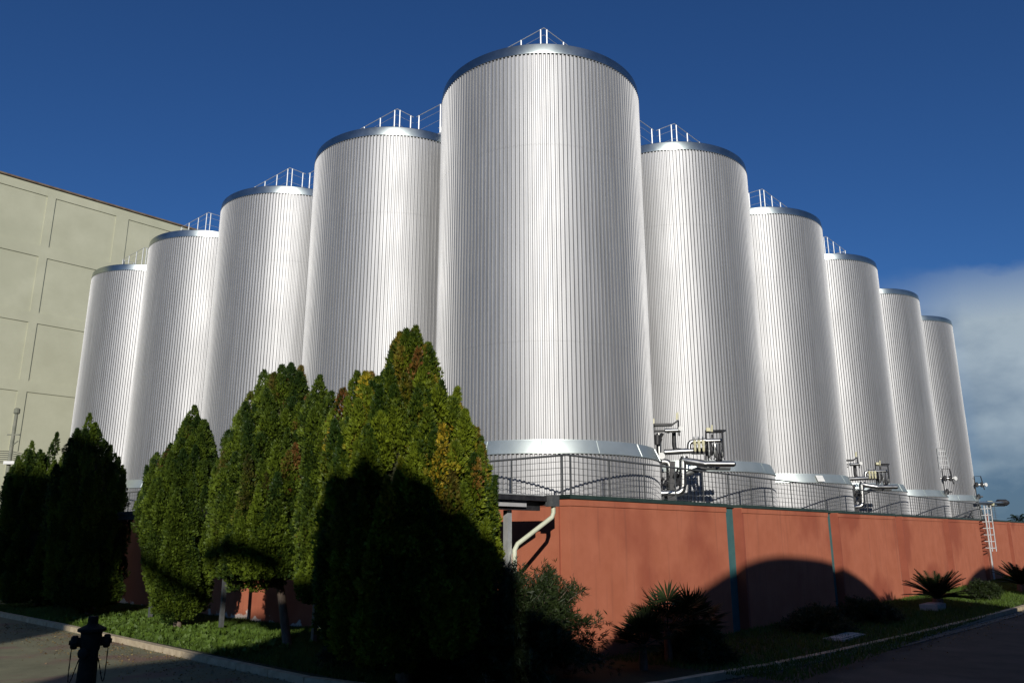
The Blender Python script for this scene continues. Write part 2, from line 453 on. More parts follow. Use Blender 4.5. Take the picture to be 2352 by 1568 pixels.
# small flat slabs in the bed by the right kerb
for (px, py, u, gg, w_, d_, h_, lab) in [(0,0,7.8,2.55,1.6,.5,.14,'flat grey drain cover in the shaded bed near the right kerb'), (0,0,17.3,2.2,1.1,.55,.30,'small pale concrete box beside the spiky cycad')]:
    k = MB(); k.fbox(rw(u, gg), dR, nR, -w_/2, w_/2, -d_/2, d_/2, .08, h_)
    k.fbox(rw(u, gg), dR, nR, -w_/2+.08, w_/2-.08, -d_/2+.08, d_/2-.08, h_-.02, h_+.02)
    tag(k.build('concrete_cover', noisy('slab_concrete', (.34,.34,.3), (.44,.44,.38), scale=5, rough=.9), loc=rw(u, gg)), lab, 'cover')

# ================================================================== RED PODIUM
pod = empty('tank_podium', W, 'long terracotta red walled podium carrying the row of silver tanks', 'building')
J0, JP, JW, JD = 6.93, 7.46, .95, .27
TH = .35
k = MB()
u0 = 0.0
for i in range(14):
    u1 = J0+JP*i
    k.fbox(W, dR, nR, u0, u1, -TH, 0, -.1, ZW)
    u0 = u1+JW
k.build('right_wall', M_red, pod)
k = MB()
k.fbox(W, dL, nL, TH+.002, 34, -TH, 0, -.1, ZW)
k.build('left_wall', M_red, pod)
for i in range(13):
    u1 = J0+JP*i
    f = MB(); f.fbox(W, dR, nR, u1, u1+JW, -TH-.05, -JD, -.1, ZW-.003)
    f.build('recess_panel', M_teal, pod)
    kr = MB(); kr.fbox(W, dR, nR, u1+JW-.004, u1+JW+.10, -JD, .004, -.1, ZW-.02); kr.build('pilaster_return', M_red2, pod)  # soft shade of the return face put into its darker red
# coping and the two fine shadow lines under it
k = MB()
u0 = -.05
for i in range(14):
    u1 = J0+JP*i
    zz = .0
    k.fbox(W, dR, nR, u0, u1, -TH-.08, .05, ZW, ZW+.085)
    k.fbox(W, dR, nR, u1+.003, u1+JW-.003, -TH-.08, -JD+.06, ZW, ZW+.085)
    u0 = u1+JW
k.fbox(W, dL, nL, -.049+.002, 34, -TH-.08, .05, ZW, ZW+.082)
k.build('coping', M_coping, pod)
k = MB(); u0 = -.02
for i in range(14):
    u1 = J0+JP*i
    k.fbox(W, dR, nR, u0, u1, 0.002, .022, ZW-.14, ZW-.002)
    u0 = u1+JW
k.fbox(W, dL, nL, -.0, 34, 0.002, .022, ZW-.14, ZW-.002)
k.build('cornice', M_red, pod)
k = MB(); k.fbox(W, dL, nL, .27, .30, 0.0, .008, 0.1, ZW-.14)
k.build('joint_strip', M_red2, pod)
# floor slab
k = MB()
poly = [W+dR*TH*0-nR*TH*1.0-nL*TH, rw(100, -TH), rw(100, -11), W-nR*11-nL*11, lw(34, -11), lw(34, -TH)]
k.prism([np.array([p[0], p[1], ZW-.35]) for p in poly], (0,0,.27))
k.build('floor_slab', M_slab, pod)

# ================================================================== TANKS
NR = 170
def ribbed(mb, r, z0, z1, depth=.05, n=NR, ph=0.0):
    st = 2*PI/n; fr = [(0, 0), (.38, 0), (.51, -depth), (.87, -depth)]
    vs = []
    for i in range(n):
        for f, d in fr:
            a = (i+f)*st+ph; vs.append(((r+d)*math.cos(a), (r+d)*math.sin(a)))
    m = len(vs)
    V = [(x, y, z0) for x, y in vs]+[(x, y, z1) for x, y in vs]
    mb.add(V, [(j, (j+1) % m, m+(j+1) % m, m+j) for j in range(m)])
def make_tank(detail=True):
    root = bpy.data.objects.new('storage_tank', None); col.objects.link(root)
    k = MB()
    zs_ = [4.86, 7.35, 9.95, 12.8, ZT-.335]
    for i_ in range(4): ribbed(k, TR+(.0035 if i_ % 2 else 0), zs_[i_], zs_[i_+1]+(.0 if i_ == 3 else .001))
    k.build('cladding', M_clad, root)
    k = MB(); k.lathe((0,0,0), [(TR-.075, 4.80), (TR-.075, ZT-.30)], n=96); k.build('shell', M_dark, root, smooth=True)
    k = MB(); ribbed(k, TR+.125, ZW-.06, 4.515, n=178); k.build('skirt', M_clad, root)
    k = MB(); k.lathe((0,0,0), [(TR+.05, ZW-.05), (TR+.05, 4.50)], n=96); k.build('inner_skirt', M_dark, root, smooth=True)
    k = MB(); k.lathe((0,0,0), [(TR+.04,4.50),(TR+.150, 4.515), (TR+.150, 4.54), (TR+.015, 4.84), (TR+.012, 4.862), (TR-.075,4.863)], n=144, cap=False)
    for i in range(14):
        a = 2*PI*i/14+.17; c_, s_ = math.cos(a), math.sin(a)
        k.bar(((TR+.152)*c_, (TR+.152)*s_, 4.53), ((TR+.020)*c_, (TR+.020)*s_, 4.85), .02, .008)
    k.build('skirt_band', M_band, root, smooth=True)
    k = MB(); k.lathe((0,0,0), [(TR-.075, ZT-.33),(TR+.010, ZT-.325), (TR+.012, ZT-.30), (TR-.015, ZT-.03), (TR-.05, ZT)], n=160, cap=False)
    k.build('cap_band', M_cap, root, smooth=True)
    k = MB(); k.lathe((0,0,0), [(TR-.05, ZT), (1.2, ZT+.32), (.02, ZT+.40)], n=96, cap=False); k.build('roof', M_roof, root, smooth=True)
    return root
proto = make_tank()
labels = {
 'C': 'corner silver ribbed tank, tallest and widest in the photo, nearest the viewer',
 'R1': 'silver ribbed tank right of the tall corner tank, behind the big pipe manifold',
 'R2': 'silver ribbed tank with a small white sheet on its base band',
 'R3': 'silver ribbed tank behind the second, smaller pipe manifold',
 'R4': 'silver ribbed tank second from the right end of the row',
 'R5': 'silver ribbed tank at the far right end, against the clouds',
 'L1': 'silver ribbed tank left of the corner tank, its foot hidden by the tallest tree',
 'L2': 'silver ribbed tank third to the left counting the corner tank as first',
 'L3': 'silver ribbed tank second from the left end of the row',
 'L4': 'silver ribbed tank at the far left, beside the concrete wall'}
def tank_centre(k):
    if k == 'C': return C0
    return C0 + (dR*STR if k[0] == 'R' else dL*STL)*int(k[1])
tanks = {}
for i, k in enumerate(['C','R1','R2','R3','R4','R5','L1','L2','L3','L4']):
    t = proto if i == 0 else copy_tree(proto)
    t.location = tank_centre(k); tanks[k] = t
    t.rotation_euler.z = 0.013*i + (0.0 if i == 0 else .4*i)
    tag(t, labels[k], 'tank', 'silver ribbed storage tanks on the podium')

# white sheet on the third tank's band
c = tank_centre('R2'); k = MB()
a = math.atan2(-c[1], -c[0])+.62
o_ = c+np.array([math.cos(a), math.sin(a), 0])*(TR+.10); tx = np.array([-math.sin(a), math.cos(a), 0]); nx = np.array([math.cos(a), math.sin(a), 0])
P = [o_+tx*s*.16+nx*(.10-.13*zz+dd)+UP*(4.56+.24*zz) for dd in (0, .012) for s, zz in ((-1,0),(1,0),(1,1),(-1,1))]
k.box8(P); tag(k.build('notice_sheet', M_disc, loc=o_+UP*4.6), 'small blank white notice sheet fixed to a tank base band', 'sign')

# rooftop walkways -------------------------------------------------
def walkway_piece(root, name_deck, pts, post_at, rail=True, close=False):
    pass
def rail_run(root, pts, h=1.1, z=0.0, step=.95, posts=None, pr=.016, rr=.014, mids=(.45, .78)):
    """top rail, middle rails and posts along a polyline given as 2d world points"""
    tp = [Vector((p[0], p[1], z+h)) for p in pts]
    k = MB(); k.tube(tp, rr, n=6); k.build('handrail', M_galv, root)
    for m_ in mids:
        k = MB(); k.tube([Vector((p[0], p[1], z+h*m_)) for p in pts], rr*.45, n=5); k.build('middle_rail', M_galv, root)
    for i in range(len(pts)-1):
        a_ = np.array(pts[i][:2]); b_ = np.array(pts[i+1][:2]); L = np.linalg.norm(b_-a_); n = max(1, round(L/step))
        for j in range(n+1):
            t = j/n
            if j == 0: t = .13/L
            if j == n: t = 1-.13/L
            q = a_+(b_-a_)*t
            p_ = MB(); p_.bar((q[0], q[1], z-.02), (q[0], q[1], z+h), pr*2, pr*2)
            p_.build('post', M_galv, root)
ZD = ZT+.22     # deck level
RAIL_H = 1.08
def platform(tk):
    c = tank_centre(tk); right = tk[0] == 'R'
    root = empty('roof_platform', c+UP*ZD, 'galvanised railed platform on top of ' + {'C':'the tall corner tank','R1':'the first tank right of the corner tank','R2':'the second tank right of the corner tank','R3':'the third tank right of the corner tank','R4':'the fourth tank right of the corner tank','L1':'the first tank left of the corner tank','L2':'the second tank left of the corner tank','L3':'the third tank left of the corner tank','L4':'the leftmost tank beside the concrete wall'}[tk], 'platform', 'railed platforms on the tank roofs')
    if right: ex, ey = dR, -dL      # ex along the row, ey outward
    else: ex, ey = dL, -dR
    k = MB(); k.fbox(c, ex, ey, -1.35, 1.35, -1.0, 1.35, ZD-.12, ZD); k.build('deck', M_galv, root)
    for sx in (-1.1, 1.1):
        for sy in (-.8, 1.1):
            k = MB(); k.bar(c+ex*sx+ey*sy+UP*(ZT+.0), c+ex*sx+ey*sy+UP*(ZD-.12), .08, .08); k.build('foot', M_galv, root)
    if tk == 'C':
        pts = [c-dR*1.4+dL*1.35, c-dR*1.4-dL*1.35, c+dR*1.4-dL*1.35]
    else:
        pts = [c-ex*1.4+ey*.62, c-ex*1.4+ey*1.38, c+ex*1.4+ey*1.38, c+ex*1.4+ey*.62]
    rail_run(root, pts, h=RAIL_H, z=ZD)
    pb = [c-ex*1.3-ey*.95, c+ex*1.3-ey*.95] if tk != 'C' else [c+dL*.95+dR*1.3, c+dL*.95+dR*1.0]
    rail_run(root, pb, h=RAIL_H, z=ZD)
def catwalk(k1, k2, lab):
    a_ = tank_centre(k1); b_ = tank_centre(k2); ex = (b_-a_)/np.linalg.norm(b_-a_)
    ey = -dL if k2[0] == 'R' else -dR
    L = np.linalg.norm(b_-a_)
    root = empty('catwalk', a_+ex*L/2+UP*ZD, lab, 'walkway', 'catwalks bridging the tank tops')
    k = MB(); k.fbox(a_, ex, ey, 1.42, L-1.42, -.5, .56, ZD-.06, ZD-.002); k.build('deck', M_roof, root)
    for yy in (-.46, .52):
        k = MB(); k.fbox(a_, ex, ey, 1.42, L-1.42, yy-.04, yy+.04, ZD-.26, ZD-.062); k.build('beam', M_galv, root)
    rail_run(root, [a_+ex*1.5+ey*.56, a_+ex*(L-1.5)+ey*.56], h=RAIL_H, z=ZD, step=1.3)
    rail_run(root, [a_+ex*1.5-ey*.5, a_+ex*(L-1.5)-ey*.5], h=RAIL_H, z=ZD, step=1.3)
for t in ['C','R1','R2','R3','L1','L2','L3','L4']: platform(t)
catwalk('C','L1','galvanised catwalk between the corner tank and the tank to its left')
catwalk('C','R1','galvanised catwalk between the corner tank and the tank to its right')
catwalk('L1','L2','galvanised catwalk between the second and third tanks of the left row')
catwalk('R1','R2','galvanised catwalk between the second and third tanks of the right row')
catwalk('L2','L3','galvanised catwalk between the third and fourth tanks of the left row')
catwalk('L3','L4','galvanised catwalk reaching the leftmost tank')
catwalk('R2','R3','galvanised catwalk between the third and fourth tanks of the right row')

# ================================================================== PODIUM RAILING
def podium_rail(side, L, lab):
    f = rw if side == 'R' else lw
    ins = .3
    root = empty('cable_railing', f(1, -ins, ZW), lab, 'railing')
    zt = 4.28; z0 = ZW+.05
    s0 = ins if side == 'R' else ins
    k = MB(); k.tube([f(s0-.0, -ins, zt), f(L, -ins, zt)], .024, n=8); k.build('handrail', M_rail, root, smooth=True)
    n = int((L-.4)/1.47)
    for i in range(n+1):
        u = s0+.13+1.47*i
        k = MB(); k.bar(f(u, -ins, z0-.06), f(u, -ins, zt), .045, .018, up=tuple(nR if side == 'R' else nL)); k.build('post', M_rail, root)
    for i in range(6):
        k = MB(); z = z0+.09+.135*i
        k.tube([f(s0, -ins, z), f(L, -ins, z)], .006, n=5); k.build('wire', M_rail, root)
podium_rail('R', 43.6, 'dark steel railing with thin wires along the right wall top')
podium_rail('L', 30.0, 'dark steel railing with thin wires along the left wall top above the canopy')

# ================================================================== CANOPY on the left
can = empty('canopy', lw(.3, 1.3, 3.2), 'flat grey metal canopy on posts beside the red left wall', 'canopy')
ca0, ca1, g0, g1 = -.24, 23.0, 1.0, 2.46
k = MB(); k.fbox(W, dL, nL, ca0, ca1, g0, g1, 3.24, 3.34); k.build('roof_sheet', M_dark, can)
k = MB(); k.fbox(W, dL, nL, ca0-.012, ca0-.002, g0+.15, g1, 3.332, 3.35); k.build('roof_trim', M_galv, can)
k = MB(); k.fbox(W, dL, nL, ca0+.10, ca0+.16, g0+.55, g1-.03, 3.12, 3.232); k.build('light_beam', noisy('pale_beam', (.42,.42,.42), (.5,.5,.5), scale=3, rough=.6), can)
k = MB(); k.fbox(W, dL, nL, ca0+.18, ca0+.26, g0+.05, g1, 3.06, 3.236); k.build('edge_beam', M_dark, can)
k = MB(); k.fbox(W, dL, nL, ca0, ca1, g0-.10, g0-.002, 3.16, 3.33); k.build('gutter', M_dark, can)
k = MB(); k.fbox(W, dL, nL, ca0+.3, ca1, g1-.12, g1-.04, 3.08, 3.236); k.build('front_beam', M_dark, can)
for i, (u, gg) in enumerate([(.10, 1.83), (.12, 2.38)]+[(6.2+4.3*j, 1.83) for j in range(4)]):
    w_ = .115 if i == 0 else .10
    k = MB(); h = w_/2
    b_ = lw(u, gg)
    # channel section
    k.fbox(b_, dL, nL, -h, h, -h, -h+.012, .09, 3.06); k.fbox(b_, dL, nL, -h, h, h-.012, h, .09, 3.06); k.fbox(b_, dL, nL, -h+.002, -h+.012, -h+.013, h-.013, .09, 3.06)
    k.fbox(b_, dL, nL, -.13, .13, -.13, .13, .09, .105)
    k.build('post', M_galv if i < 2 else M_rail, can)
k = MB()
hp = lw(-.30, .93, 0)
k.fbox(hp, dL, nL, -.08, .10, -.10, .12, 3.14, 3.36)
k.build('hopper', M_rail, can)
k = MB()
k.tube([hp+UP*3.16, hp+UP*3.02, hp+nL*.05+UP*2.93, lw(-.02, 1.68, 2.43), lw(.0, 1.74, 2.32), lw(.0, 1.74, 2.18), lw(.0, 1.74, .1)], .045, n=12)
k.build('downpipe', noisy('pipe_cream', (.50,.52,.38), (.6,.62,.48), scale=4, rough=.5), can, smooth=True)
for z in (1.4, 2.05):
    k = MB(); k.lathe(lw(.0, 1.74, z), [(.05, -.015), (.056, -.015), (.056, .015), (.05, .015)], n=14); k.build('pipe_clamp', M_dark, can)

# ================================================================== CONCRETE BUILDING on the left
PL = 40.07
bo = W+dL*PL
bld = empty('concrete_building', bo, 'huge windowless grey green concrete building at the left edge', 'building')
cols_ = [(-15.0,-12.0),(-11.4,-7.9),(-7.3,-3.8),(-3.3,.65),(1.1,4.68),(5.45,9.2),(9.9,13.6),(14.3,18.0),(18.7,22.4)]
rows_ = [(19.45,22.62),(15.35,18.75),(11.27,14.70),(7.2,10.63),(3.1,6.55)]
ZB = 23.2; RC = .05
k = MB()
k.fbox(bo, dR, nR, -20, 26, -14, -RC-.001, 0, ZB); k.build('walls', M_concrete, bld)
k = MB()
# raised grid in front of the recessed panels
ue = -20.0
for (a_, b_) in cols_+[(26.0, 26.0)]:
    k.fbox(bo, dR, nR, ue, a_, -RC, 0, 0, ZB-.003); ue = b_
zprev = ZB-.003
for (z0_, z1_) in rows_+[(0, 0)]:
    for (a_, b_) in cols_: k.fbox(bo, dR, nR, a_, b_, -RC, 0, z1_, zprev)
    zprev = z0_
    if z0_ == 0: break
k.build('panel_grid', M_concrete, bld)
k = MB(); k.fbox(bo, dR, nR, -20.1, 26.1, -14.1, .10, ZB, ZB+.10); k.build('roof_edge', noisy('rusty_flashing', (.12,.075,.05), (.2,.15,.1), scale=3, rough=.7), bld)

# utility pole and cables in front of it
pp = at(18, 1075, 38); pp = np.array([pp[0]-.0, 38.0, 0])
pl = empty('utility_pole', pp, 'thin grey utility pole with cables in front of the concrete wall', 'pole')
k = MB(); k.tube([pp, pp+UP*5.6, pp+UP*8.45], [.13, .10, .075], n=10); k.build('pole', M_pole, pl, smooth=True)
k = MB(); k.lathe(pp+UP*8.42, [(.08, 0), (.14, .04), (.14, .25), (.06, .3)], n=10); k.bar(pp+UP*7.4+np.array([-.3,0,0]), pp+UP*7.4+np.array([.3,0,0]), .06); k.bar(pp+UP*6.9+np.array([.05,0,0]), pp+UP*7.1+np.array([.28,0,0]), .04); k.build('pole_head', M_pole, pl)
k = MB()
for q in range(6):
    z = 6.1+.10*q
    k.tube([pp+UP*z+np.array([-12, -2, .6+.1*q]), pp+UP*(z-.05)+np.array([-5, -1, .0]), pp+UP*z, pp+np.array([1.4, -.3, 6.0+.06*q])], .018, n=5)
k.tube([pp+np.array([-8,-1,5.3]), pp+np.array([-.4,0,5.05])], .022, n=5)
k.build('cables', M_cable, pl)
k = MB()
k.fbox(pp+np.array([0,-.15,0]), np.array([1,0,0]), np.array([0,1,0]), -.12, .5, -.1, .1, 5.95, 6.1); k.lathe(pp+np.array([.55,-.2,5.95]), [(.03,0),(.12,.04),(.12,.2),(.03,.25)], n=10)
k.build('cable_clamp', M_disc, pl)

# ================================================================== PIPE MANIFOLDS
YP = 22.2
def z6(zx, zy, Y=YP): return at((2500+zx/3.1357)/1.7415, (1600+zy/3.1357)/1.7415, Y)
SC = 22.0/F/3.1357/1.7415     # metres per zoom pixel near there
def arc(pts, n=5):
    """round the corners of a polyline"""
    pts = [np.array(p, float) for p in pts]; out = [pts[0]]
    for i in range(1, len(pts)-1):
        a_, b_, c_ = pts[i-1], pts[i], pts[i+1]
        r_ = min(np.linalg.norm(a_-b_), np.linalg.norm(c_-b_))*.45; r_ = min(r_, .22)
        p0 = b_+(a_-b_)/np.linalg.norm(a_-b_)*r_; p1 = b_+(c_-b_)/np.linalg.norm(c_-b_)*r_
        for j in range(n+1):
            t = j/n; out.append(p0*(1-t)**2+2*t*(1-t)*b_+p1*t*t)
    out.append(pts[-1]); return out
def manifold(lab):
    root = empty('pipe_manifold', z6(720, 1250)*[1,1,0]+UP*ZW, lab, 'pipework', 'steel pipe manifolds standing between tanks')
    def P(name, pts, rpx, m=M_inox, n=14, rnd=True):
        k = MB(); q = [z6(*p) for p in pts]; k.tube(arc(q) if rnd and len(q) > 2 else q, rpx*SC*1.12, n=n); return k.build(name, m, root, smooth=True)
    B = YP+.35; Fm = YP-.25
    # loop: base collector, riser and elbow
    P('collector_pipe', [(425,1172,YP),(720,1172,YP),(722,960,YP),(722,745,YP),(770,765,YP-.05),(990,800,YP-.2)], 40)
    P('product_pipe', [(960,800,YP-.2),(1362,803,YP-.2)], 33)
    k = MB(); c = z6(1362, 803, YP-.2); k.lathe(c, [(33*SC, 0), (25*SC, .04), (8*SC, .06)], n=16, axis=(1,0,0)); k.build('pipe_end', M_inox, root, smooth=True)
    P('riser_pipe', [(350,775,B),(545,775,B),(560,900,B),(562,1140,B)], 38)
    P('cross_pipe', [(490,655,YP),(845,638,YP)], 33)
    P('header_pipe', [(800,650,YP),(803,520,YP),(1218,508,YP)], 24)
    P('valve_pipe', [(500,385,Fm),(690,380,Fm)], 24)
    P('drop_pipe', [(612,400,YP),(612,560,YP),(625,625,YP),(700,632,YP)], 24, M_dark)
    P('side_pipe', [(352,392,YP),(500,388,YP)], 11, M_dark)
    P('left_riser', [(420,420,YP+.1),(425,690,YP+.1)], 26)
    P('left_riser_valve', [(400,440,YP),(402,560,YP)], 40, M_dark)
    for nm, zx, zy, rr, Y in [('flange', 700, 358, 31, Fm-.1), ('flange', 458, 700, 42, YP-.15)]:
        k = MB(); k.lathe(z6(zx, zy, Y), [(rr*SC, 0), (rr*SC, .06), (rr*SC*.5, .07), (rr*SC*.5, .3)], n=20, axis=(.0, 1, 0)); k.build(nm, M_disc, root, smooth=True)
    # collars
    for zx, zy, rr, ax in [(722,960,42,(0,0,1)),(722,1060,40,(0,0,1)),(562,1000,38,(0,0,1)),(460,1172,42,(1,0,0)),(610,1172,42,(1,0,0)),(760,640,36,(1,0,0)),(540,388,31,(1,0,0)),(990,508,30,(1,0,0)),(1000,803,38,(1,0,0)),(740,720,46,(0,0,1))]:
        k = MB(); c = z6(zx, zy, B if zx == 562 else (YP-.2 if zx == 1000 else YP)); k.lathe(c, [(rr*SC, -.03), (rr*SC, .03)], n=16, axis=ax); k.build('collar', M_inox, root, smooth=True)
    # actuated valves on the loop
    for zx, zy, Y in [(670,1010,YP-.05),(520,1020,B-.05),(440,490,YP),(450,1050,YP),(640,920,YP+.1)]:
        k = MB(); c = z6(zx, zy, Y); k.lathe(c, [(16*SC,-.14),(26*SC,-.12),(26*SC,.02),(14*SC,.04),(14*SC,.13),(20*SC,.14),(20*SC,.18)], n=12, axis=(.35,-.3,.85)); k.build('valve', M_dark, root, smooth=True)
    # gallery valves between header and cross pipe
    for i, zx in enumerate((875, 928, 982)):
        k = MB(); k.lathe(z6(zx, 590, YP-.1), [(10*SC,-.13),(16*SC,-.10),(16*SC,.02),(11*SC,.03),(21*SC,.08),(21*SC,.17),(8*SC,.20)], n=12); k.build('gauge_valve', M_cream, root, smooth=True)
        k = MB(); k.lathe(z6(zx-12, 478, YP), [(5*SC,-.05),(9*SC,-.0),(4*SC,.05)], n=8); k.build('bolt', M_inox, root)
    k = MB(); a_ = z6(860, 670, YP+.1); b_ = z6(1015, 600, YP+.1); k.fbox(a_, np.array([1,0,0.]), np.array([0,1.,0]), 0, b_[0]-a_[0], 0, .3, 0, b_[2]-a_[2]); k.build('valve_box', M_dark, root)
    for zx in (1060, 1130, 1225):
        k = MB(); k.lathe(z6(zx, 745, YP-.15), [(26*SC,0),(26*SC,.02),(9*SC,.05),(17*SC,.10),(17*SC,.26),(8*SC,.28),(8*SC,.50)], n=12); k.build('sample_valve', M_inox, root, smooth=True)
    for zx, zy in ((1060,580),(1125,575),(1085,620),(1150,700),(1190,720),(1040,640)):
        k = MB(); k.lathe(z6(zx, zy, YP), [(8*SC,-.18),(22*SC,-.12),(26*SC,.02),(12*SC,.1),(7*SC,.2)], n=10); k.build('valve_actuator', M_dark if zy > 576 else M_inox, root, smooth=True)
    # frames
    def bars(name, segs, w, m=M_dark):
        k = MB()
        for a_, b_ in segs: k.tube([z6(*a_), z6(*b_)], w*SC*1.35, n=7)
        k.build(name, m, root)
    bars('frame', [((1012,380,YP+.1),(1014,760,YP+.1)),((1215,400,YP-.2),(1228,650,YP-.2)),((1014,410,YP+.1),(1050,400,YP+.1)),((1050,408,YP+.3),(1215,404,YP-.2)),((1110,385,YP+.4),(1260,382,YP)),((1260,382,YP),(1215,404,YP-.2)),((1090,430,YP),(1090,480,YP)),((1180,540,YP),(1182,720,YP))], 8)
    bars('stand', [((360,300,YP),(360,430,YP)),((668,255,YP),(672,400,YP)),((668,255,YP),(590,312,YP)),((675,400,Fm),(680,450,Fm)),((1040,490,YP+.1),(1045,760,YP+.1))], 8)
    k = MB(); k.bar(z6(355,315,YP), z6(592,312,YP), .30, 26*SC); k.build('tray', M_dark, root)
    k = MB()
    for zx, z0_, z1_, w_ in ((358,235,300,16),(645,165,250,16),(662,150,240,10),(1087,315,400,18)):
        k.bar(z6(zx, z0_), z6(zx, z1_), w_*SC)
    a_ = z6(1020,392,YP); k.fbox(a_, np.array([1,0,0.]), np.array([0,1.,0]), 0, 52*SC, 0, .1, 0, 45*SC)
    k.build('cream_bracket', M_cream, root)
    # supports below
    k = MB(); b1 = z6(430, 1330); 
    for zx, w_ in ((452, 50), (575, 110)):
        q = z6(zx, 1190); k.fbox(np.array([q[0], YP, 0]), np.array([1,0,0.]), np.array([0,1.,0]), -w_*SC/2, w_*SC/2, -.12, .2, ZW-.08, q[2]-.03)
    k.fbox(np.array([z6(430,1000)[0], YP+.1, 0]), np.array([1,0,0.]), np.array([0,1.,0]), 0, .10, 0, .10, ZW-.08, z6(430,740)[2])
    k.bar(z6(585, 1200, YP+.25), z6(590, 770, YP+.25), .14)
    k.build('support', M_dark, root)
    # drain curve under the pipe
    P('insulated_branch', [(1310,850,YP+.5),(960,850,YP+.4),(760,930,YP+.2),(560,1000,YP+.6)], 30, M_rail)
    return root
m1 = manifold('large polished steel pipe manifold right of the corner tank')
m2 = copy_tree(m1); m2.location = Vector(m1.location)+Vector(dR*2*STR)
tag(m2, 'smaller looking steel pipe manifold beside the tank with the white sheet', 'pipework', 'steel pipe manifolds standing between tanks')

def small_valves(k, lab, hoop):
    c = tank_centre(k)
    a = math.atan2(-c[1], -c[0])+PI/2-.35        # right hand silhouette
    n_ = np.array([math.cos(a), math.sin(a), 0]); t_ = np.array([1.0, 0, 0])
    o_ = c+n_*(TR+.05)
    root = empty('valve_group', o_+UP*4.9, lab, 'pipework', 'small valve groups on the far tanks')
    q = MB(); q.tube([o_-n_*.4+UP*5.5, o_+t_*.62+UP*5.5], .07, n=10); q.build('outlet_pipe', M_inox, root, smooth=True)
    q = MB(); q.lathe(o_+t_*.74+UP*5.5, [(.11, -.04), (.11, .04)], n=14, axis=(.3,-1,0)); q.build('flange', M_disc, root)
    q = MB(); q.tube([o_+t_*.08+UP*4.7, o_+t_*.1+UP*6.0, o_+t_*.5+UP*6.0, o_+t_*.62+UP*5.2], .03, n=6); q.build('frame', M_dark, root)
    for dx, dz in ((.2, 5.5), (.5, 5.5), (.22, 4.8)):
        q = MB(); q.lathe(o_+t_*dx+UP*dz, [(.04,-.15),(.09,-.11),(.09,.08),(.04,.15)], n=8); q.build('valve', M_dark, root)
    q = MB(); q.tube([o_+t_*.1+UP*4.5, o_+t_*.15+UP*4.75, o_+t_*.45+UP*4.8], .05, n=8); q.build('drain_pipe', M_rail, root)
    if hoop:
        q = MB()
        q.tube([o_+t_*-.02+UP*6.0, o_+t_*-.02+UP*7.1, o_+t_*.42+UP*7.1, o_+t_*.48+UP*6.1], .028, n=6)
        for z in (6.2, 6.45, 6.7, 6.95): q.bar(o_+t_*-.01+UP*z, o_+t_*.44+UP*z, .022)
        q.build('ladder', M_galv, root)
small_valves('R4', 'valve group with a small ladder on the tank second from the right end', True)
small_valves('R5', 'small valve group on the rightmost tank against the sky', False)

# ================================================================== far wall ladder, pipes
lad = empty('wall_ladder', rw(39, .3), 'pale steel ladder hanging down the far end of the red wall', 'ladder')
def fw(zx, zy, gg):    # region-of-photo coordinates -> plane parallel to the right wall
    x = (3200+zx/2.0904)/1.7415; y = (1750+zy/2.0904)/1.7415
    d = ray(x, y); t = np.dot(W, nR)+gg; t = t/np.dot(d, nR); return d*t+UP*CAMZ
for (a_, b_) in (((1590,572),(1640,955)), ((1560,572),(1607,955))):
    k = MB(); k.tube([fw(*a_, .55), fw(*b_, .55)], .03, n=6); k.build('stile', M_galv, lad)
dn = (fw(1640,955,.55)-fw(1590,572,.55)); 
k = MB()
for i in range(7):
    t = (i+.5)/7
    p_ = fw(1590,572,.55)+dn*t; k.tube([p_-dR*.9*0+nR*.0-dR*1.05, p_], .028, n=6)
    k.tube([p_, p_-nR*.5], .022, n=5)
k.build('rung', M_disc, lad)
cp = empty('cable_duct', rw(37.6, .1), 'thin vertical metal duct running down the red wall left of the ladder', 'duct')
k = MB(); k.tube([fw(1535,572,.12), fw(1612,1120,.12)*[1,1,0]+UP*.1], .05, n=6); k.build('duct', M_galv, cp)
k = MB(); k.tube([fw(1560,640,.1), fw(1590,900,.1)], .03, n=6)
k.build('side_duct', M_red2, cp)
vb = empty('valve_station', rw(40.5, -.8, 4.3), 'grey valve assembly on top of the wall above the ladder', 'valve')
k = MB(); k.tube([fw(1480,550,-.6), fw(1690,552,-.6)], .10, n=10); k.build('pipe', M_inox, vb, smooth=True)
k = MB(); k.lathe(fw(1590,560,-.7), [(.1,-.2),(.2,-.2),(.2,.1),(.1,.2)], n=10, axis=(1,0,0)); k.build('body', M_cream, vb)
k = MB(); k.lathe(fw(1680,548,-.7), [(.05,-.4),(.22,-.2),(.22,.3),(.1,.5)], n=10, axis=(1,0,0)); k.bar(fw(1600,575,-.6), fw(1705,575,-.6), .08); k.build('actuator', M_dark, vb)
k = MB(); k.bar(fw(1590,570,-.6), fw(1590,570,-.6)*[1,1,0]+UP*(ZW-.08), .08); k.bar(fw(1500,560,-.6), fw(1500,560,-.6)*[1,1,0]+UP*(ZW-.08), .08); k.build('stand', M_rail, vb)
st = empty('stair_hoops', rw(34.5, -1.2, ZW), 'pair of bent dark handrails behind the far end of the wire railing', 'handrail')
for zx0, zx1, zp in ((1270, 1440, 1375), (1415, 1520, 1470)):
    k = MB(); k.tube([fw(zx0, 690, -.9), fw((zx0+zp)/2, 660 if zx0 < 1400 else 615, -.9), fw(zp, 635 if zx0 < 1400 else 602, -.9), fw(zp+45, 640 if zx0 < 1400 else 606, -.9), fw(zx1+20, 695, -.9)], .035, n=6); k.build('rail', M_rail, st)

